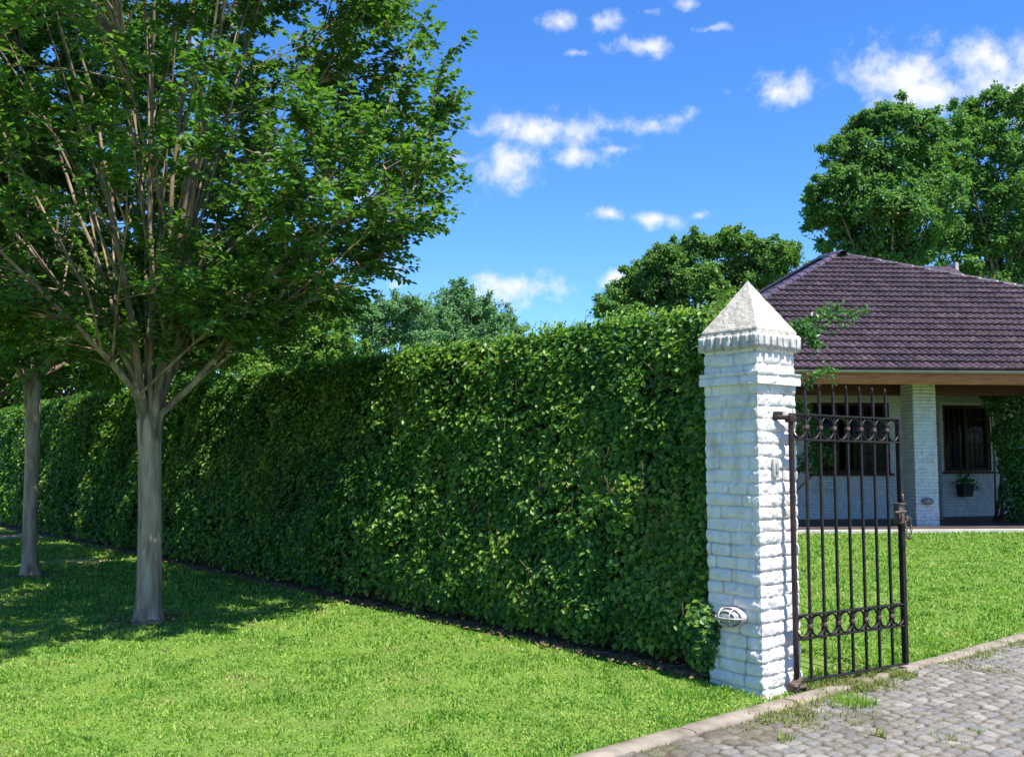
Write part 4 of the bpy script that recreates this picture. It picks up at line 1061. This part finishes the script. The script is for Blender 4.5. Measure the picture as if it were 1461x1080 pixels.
# ------------------------------------------------------------------ BACKGROUND TREES
def lobe_tree(name, label, lobes, Y, leaf, n, mat, seed, grp=None, depth=.8, trunk_r=.22, asp=.6, spread=.24, tri=True):
    """lobes: (px, py, r_px[, dY]) measured in the photo at distance Y; built as balls of leaf clumps round real limbs"""
    r = np.random.default_rng(seed); k = Y / F
    B = []
    for l in lobes:
        dy = l[3] if len(l) > 3 else r.uniform(-depth, depth) * l[2] * k
        c = at(l[0], l[1], Y + dy); B.append((*c, l[2] * k * (.84 if Y > 38 and Y < 50 else 1)))
    B = np.array(B); cx, cy = B[:, 0].mean(), B[:, 1].mean()
    t = thing(name, label, 'tree', (cx, cy, 0), 0, grp); o = np.array([cx, cy, 0])
    zmin = (B[:, 2] - B[:, 3]).min(); fork = np.array([0, 0, max(1.2, zmin * .75)])
    mb = MB(); mb.tube([(0, 0, -.2), (0, 0, .3), (.02, .03, fork[2] * .6), tuple(fork)], [trunk_r * 1.5, trunk_r * 1.1, trunk_r, trunk_r * .8], 12)
    mb.build('trunk', M['bark'], t)
    mb = MB(); wt = B[:, 3] ** 2; wt /= wt.sum(); P_, N_, S_, A_ = [], [], [], []
    for b, w in zip(B, wt):
        c = b[:3] - o; mb.tube(bez(fork - [0, 0, .3], fork + (c - fork) * .4 + [0, 0, .3], c, 8), np.linspace(trunk_r * .45, .03, 8), 6, cap=False)
        nc = max(10, int(46 * (b[3] / (B[:, 3].mean())) ** 2)); d = runit(nc, r); d[:, 2] = np.where(d[:, 2] < -.4, -d[:, 2], d[:, 2])
        cc = c + d * (b[3] * r.uniform(.35, 1.32, nc))[:, None]
        for q in cc[: nc // 2]: mb.tube(np.array([c, (c + q) / 2 + r.normal(0, .05, 3), q]), [.03, .018, .008], 4, cap=False)
        m = max(20, int(n * w * .92 / nc)); m2 = int(n * w * .08); d2 = runit(m2, r); q2 = c + d2 * (b[3] * r.uniform(.45, 1.12, m2))[:, None]; q2 += (np.stack([fbm(q2 * 1.1, 601, 2), fbm(q2 * 1.1, 602, 2), fbm(q2 * 1.1, 603, 2)], -1) - .5) * b[3] * .8
        P_.append(q2); N_.append(norm(d2 * .4 + [0, 0, .6] + r.normal(0, .5, (m2, 3)))); S_.append(r.uniform(.6, 1.2, m2) * leaf); A_.append(runit(m2, r) + [0, 0, -.25])
        rc = b[3] * spread * r.uniform(.5, 1.5, nc)
        for q, dd, rr in zip(cc, d, rc):
            v = runit(m, r); rad = np.abs(r.normal(.55, .32, m))
            P_.append(q + v * (rr * rad)[:, None] * [1, 1, .72]); N_.append(norm(v * .5 + dd * .3 + [0, 0, .7] + r.normal(0, .4, (m, 3)))); S_.append(r.uniform(.7, 1.25, m) * leaf); A_.append(v + r.normal(0, .5, (m, 3)) + [0, 0, -.25])
    mb.build('branches', M['limb'], t)
    lf = MB(); leaves(lf, np.concatenate(P_), np.concatenate(A_), np.concatenate(N_), np.concatenate(S_), asp=asp)
    lf.build('crown', mat, t, smooth=False); return t
G1 = 'tall trees behind the house'
lobe_tree('broadleaf_tree', 'tall broad green tree directly behind the roof peak', [(1285, 178, 42), (1318, 185, 34), (1238, 190, 36), (1208, 225, 38), (1255, 235, 48), (1190, 280, 42), (1168, 315, 32), (1225, 290, 50), (1300, 245, 50), (1275, 310, 55), (1205, 345, 42), (1240, 365, 45), (1330, 300, 50), (1300, 370, 50), (1345, 225, 38)], 44, .18, 76000, M['far_leaf'], 71, G1)
lobe_tree('broadleaf_tree', 'taller feathery green tree at the right edge behind the house', [(1382, 160, 30), (1370, 200, 38), (1408, 190, 40), (1440, 155, 36), (1468, 160, 40), (1430, 225, 50), (1480, 230, 55), (1385, 265, 52), (1440, 290, 55), (1395, 335, 55), (1450, 360, 55), (1350, 350, 45), (1500, 320, 60), (1530, 220, 60), (1560, 320, 70), (1360, 395, 40), (1420, 400, 45), (1480, 400, 50)], 47, .18, 80000, M['far_leaf'], 83, G1)
lobe_tree('round_tree', 'rounded green tree between the hedge top and the house roof', [(1058, 350, 28), (1025, 358, 30), (988, 362, 34), (950, 380, 32), (918, 400, 32), (892, 425, 34), (862, 445, 22), (940, 430, 42), (1000, 410, 44), (1060, 395, 40), (1098, 372, 32), (1126, 372, 26), (1105, 415, 40), (1040, 440, 45), (970, 460, 40), (900, 465, 35)], 40, .16, 60000, M['mid_leaf'], 91)
G2 = 'blue green trees far beyond the hedge'
lobe_tree('distant_tree', 'pale blue green distant tree rising highest over the hedge middle', [(655, 432, 26), (640, 455, 32), (690, 445, 26), (675, 470, 32), (715, 462, 22), (735, 480, 20), (620, 480, 32), (700, 490, 30), (650, 500, 36), (652, 415, 14)], 62, .19, 24000, M['blue_leaf'], 97, G2)
lobe_tree('distant_tree', 'pale blue green distant tree between the near tree crown and its taller neighbour', [(560, 445, 24), (590, 452, 26), (530, 455, 26), (575, 475, 30), (540, 490, 32), (600, 495, 28), (508, 470, 26)], 58, .19, 17000, M['blue_leaf'], 99, G2)
G3 = 'leafy trees behind the far part of the hedge'
lobe_tree('backdrop_tree', 'bright green bushy tree just behind the hedge right of the nearest tree', [(440, 500, 42), (480, 505, 32), (405, 515, 38), (455, 535, 40), (510, 525, 28), (375, 540, 40)], 20, .10, 16000, M['bright_leaf'], 103, G3, trunk_r=.09)
lobe_tree('backdrop_tree', 'sunlit green tree seen between the limbs of the nearest tree', [(300, 420, 60), (250, 390, 55), (210, 430, 60), (330, 470, 60), (270, 480, 70), (380, 450, 50), (190, 500, 70), (350, 400, 40), (420, 430, 40), (455, 460, 36), (330, 525, 40), (265, 540, 40), (210, 545, 40)], 26, .15, 32000, M['bright_leaf'], 107, G3)
lobe_tree('backdrop_tree', 'dense green tree at the far left end of the hedge', [(100, 420, 70), (30, 380, 80), (-40, 450, 90), (130, 480, 70), (60, 490, 80), (20, 560, 70), (110, 545, 50), (60, 575, 45), (0, 585, 55), (150, 555, 45), (-50, 590, 70), (125, 535, 38), (95, 560, 40), (140, 560, 36), (70, 530, 45), (-60, 300, 90), (-130, 420, 100), (-90, 540, 80)], 28, .16, 52000, M['mid_leaf'], 109, G3)

# ------------------------------------------------------------------ CAMERA
cam = bpy.data.cameras.new('camera'); co = bpy.data.objects.new('camera', cam); COL.objects.link(co)
co.location = (0, 0, H); co.rotation_euler = (math.pi / 2 + TH, 0, 0)
cam.sensor_width = 36; cam.sensor_fit = 'HORIZONTAL'; cam.lens = F / 1461 * 36; cam.clip_end = 3000; cam.clip_start = .05
SC.camera = co

# ------------------------------------------------------------------ LIGHT
SUN_AZ, SUN_EL = R(136), R(64)     # azimuth clockwise from +Y
sd = bpy.data.lights.new('sun', 'SUN'); sd.energy = 4.2; sd.angle = R(.5); sd.color = (1, .955, .88)
so = bpy.data.objects.new('sun', sd); COL.objects.link(so)
dirs = Vector((math.sin(SUN_AZ) * math.cos(SUN_EL), math.cos(SUN_AZ) * math.cos(SUN_EL), math.sin(SUN_EL)))
so.rotation_euler = dirs.to_track_quat('Z', 'Y').to_euler(); so.location = (20, -10, 40)
w = bpy.data.worlds.new('World'); SC.world = w; w.use_nodes = True; nt = w.node_tree
bg = nt.nodes['Background']
sky = nd(nt, 'ShaderNodeTexSky'); sky.sky_type = 'NISHITA'; sky.sun_disc = False
sky.sun_elevation = SUN_EL; sky.sun_rotation = SUN_AZ; sky.altitude = 0; sky.air_density = 1.0; sky.dust_density = .2; sky.ozone_density = 4.0
hs = nd(nt, 'ShaderNodeHueSaturation'); hs.inputs['Saturation'].default_value = 1.2; hs.inputs['Value'].default_value = 1.0
nt.links.new(sky.outputs[0], hs.inputs['Color'])
mlt = nd(nt, 'ShaderNodeVectorMath', operation='MULTIPLY'); nt.links.new(hs.outputs[0], mlt.inputs[0]); mlt.inputs[1].default_value = (.53, .68, .90)
skyc = mlt.outputs[0]
# fair-weather clouds: each is an oval patch of sky torn up by noise
tc = nt.nodes.new('ShaderNodeTexCoord'); dirn = tc.outputs['Generated']
nz = nd(nt, 'ShaderNodeTexNoise', Scale=9.0, Detail=6.0, Roughness=.58); nt.links.new(dirn, nz.inputs['Vector'])
nb_ = nd(nt, 'ShaderNodeTexNoise', Scale=34.0, Detail=9.0, Roughness=.60); nt.links.new(dirn, nb_.inputs['Vector'])
sub = nd(nt, 'ShaderNodeVectorMath', operation='SUBTRACT'); nt.links.new(nz.outputs['Color'], sub.inputs[0]); sub.inputs[1].default_value = (.5, .5, .5)
scl = nd(nt, 'ShaderNodeVectorMath', operation='SCALE'); nt.links.new(sub.outputs[0], scl.inputs[0]); scl.inputs['Scale'].default_value = .035
add = nd(nt, 'ShaderNodeVectorMath', operation='ADD'); nt.links.new(dirn, add.inputs[0]); nt.links.new(scl.outputs[0], add.inputs[1])
wd = add.outputs[0]
CLOUDS = [(775, 185, 105, 26, 1.0), (730, 230, 42, 42, 1.0), (820, 225, 50, 20, .65), (880, 175, 60, 28, .55), (935, 178, 40, 18, .9), (690, 185, 30, 18, .7), (660, 225, 40, 14, .4),
          (795, 36, 45, 16, .75), (855, 38, 40, 16, .8), (925, 70, 62, 18, .9), (985, 10, 35, 16, .6), (1015, 47, 40, 10, .45), (820, 77, 30, 9, .45), (925, 25, 30, 12, .5),
          (1120, 132, 52, 22, .95), (1278, 98, 72, 36, 1.0), (1340, 132, 78, 32, 1.05), (1430, 92, 64, 36, 1.05), (1390, 80, 50, 30, .9), (1500, 120, 90, 60, 1.0),
          (872, 311, 26, 11, .9), (930, 309, 44, 14, .95), (995, 305, 24, 10, .65), (740, 412, 70, 22, 1.0), (790, 425, 26, 10, .7), (890, 397, 40, 14, .8), (560, 385, 30, 9, .7), (575, 405, 34, 10, .7), (510, 275, 30, 20, .6), (880, 215, 60, 14, .3), (250, 60, 90, 40, .5), (1700, 60, 160, 60, 1), (-250, 150, 150, 60, 1)]
best_ = None; shade = None
for (px, py, ax, ay, a) in CLOUDS:
    if py < 80 and px < 1100: ax *= .82; ay *= .8
    c = ray(px, py); c = c / np.linalg.norm(c)
    rt = np.cross(c, [0, 0, 1.]); rt /= np.linalg.norm(rt); upv = np.cross(rt, c)
    k = F / math.cos(math.atan(math.hypot(px - CX, py - CY) / F))
    du = nd(nt, 'ShaderNodeVectorMath', operation='DOT_PRODUCT'); nt.links.new(wd, du.inputs[0]); du.inputs[1].default_value = tuple(rt * k / ax)
    dv = nd(nt, 'ShaderNodeVectorMath', operation='DOT_PRODUCT'); nt.links.new(wd, dv.inputs[0]); dv.inputs[1].default_value = tuple(upv * k / ay)
    off = float(np.dot(c, upv * k / ay))
    cu = nd(nt, 'ShaderNodeCombineXYZ'); nt.links.new(du.outputs['Value'], cu.inputs[0]); nt.links.new(dv.outputs['Value'], cu.inputs[1])
    ln = nd(nt, 'ShaderNodeVectorMath', operation='LENGTH'); nt.links.new(cu.outputs[0], ln.inputs[0])
    ma = nd(nt, 'ShaderNodeMath', operation='SUBTRACT'); ma.inputs[0].default_value = a; nt.links.new(ln.outputs['Value'], ma.inputs[1])
    fr = nd(nt, 'ShaderNodeVectorMath', operation='DOT_PRODUCT'); nt.links.new(dirn, fr.inputs[0]); fr.inputs[1].default_value = tuple(c)
    gt = nd(nt, 'ShaderNodeMath', operation='LESS_THAN'); nt.links.new(fr.outputs['Value'], gt.inputs[0]); gt.inputs[1].default_value = 0
    mm = nd(nt, 'ShaderNodeMath', operation='SUBTRACT'); nt.links.new(ma.outputs[0], mm.inputs[0])
    g5 = nd(nt, 'ShaderNodeMath', operation='MULTIPLY'); nt.links.new(gt.outputs[0], g5.inputs[0]); g5.inputs[1].default_value = 50; nt.links.new(g5.outputs[0], mm.inputs[1])
    if best_ is None: best_ = mm.outputs[0]
    else:
        mx = nd(nt, 'ShaderNodeMath', operation='MAXIMUM'); nt.links.new(best_, mx.inputs[0]); nt.links.new(mm.outputs[0], mx.inputs[1]); best_ = mx.outputs[0]
nn = nd(nt, 'ShaderNodeMath', operation='MULTIPLY_ADD'); nt.links.new(nb_.outputs['Fac'], nn.inputs[0]); nn.inputs[1].default_value = 3.8; nn.inputs[2].default_value = -1.9
sm = nd(nt, 'ShaderNodeMath', operation='ADD'); nt.links.new(best_, sm.inputs[0]); nt.links.new(nn.outputs[0], sm.inputs[1])
mr = nd(nt, 'ShaderNodeMapRange'); mr.interpolation_type = 'SMOOTHSTEP'; nt.links.new(sm.outputs[0], mr.inputs[0]); mr.inputs[1].default_value = -.40; mr.inputs[2].default_value = 1.45
ga2 = nd(nt, 'ShaderNodeMath', operation='GREATER_THAN'); nt.links.new(best_, ga2.inputs[0]); ga2.inputs[1].default_value = -.6
CLOUD = 3.8
mixs = nt.nodes.new('ShaderNodeMix'); mixs.data_type = 'RGBA'
nt.links.new(mr.outputs[0], mixs.inputs[0]); nt.links.new(skyc, mixs.inputs[6]); mixs.inputs[7].default_value = (CLOUD * .96, CLOUD * .98, CLOUD * 1.03, 1)
nt.links.new(mixs.outputs[2], bg.inputs[0]); bg.inputs[1].default_value = .112

SC.view_settings.view_transform = 'Standard'; SC.view_settings.look = 'None'
SC.view_settings.exposure = 1.34; SC.view_settings.gamma = 1; SC.view_settings.use_curve_mapping = False
SC.cycles.max_bounces = 8; SC.cycles.transparent_max_bounces = 8
SC.cycles.use_denoising = True
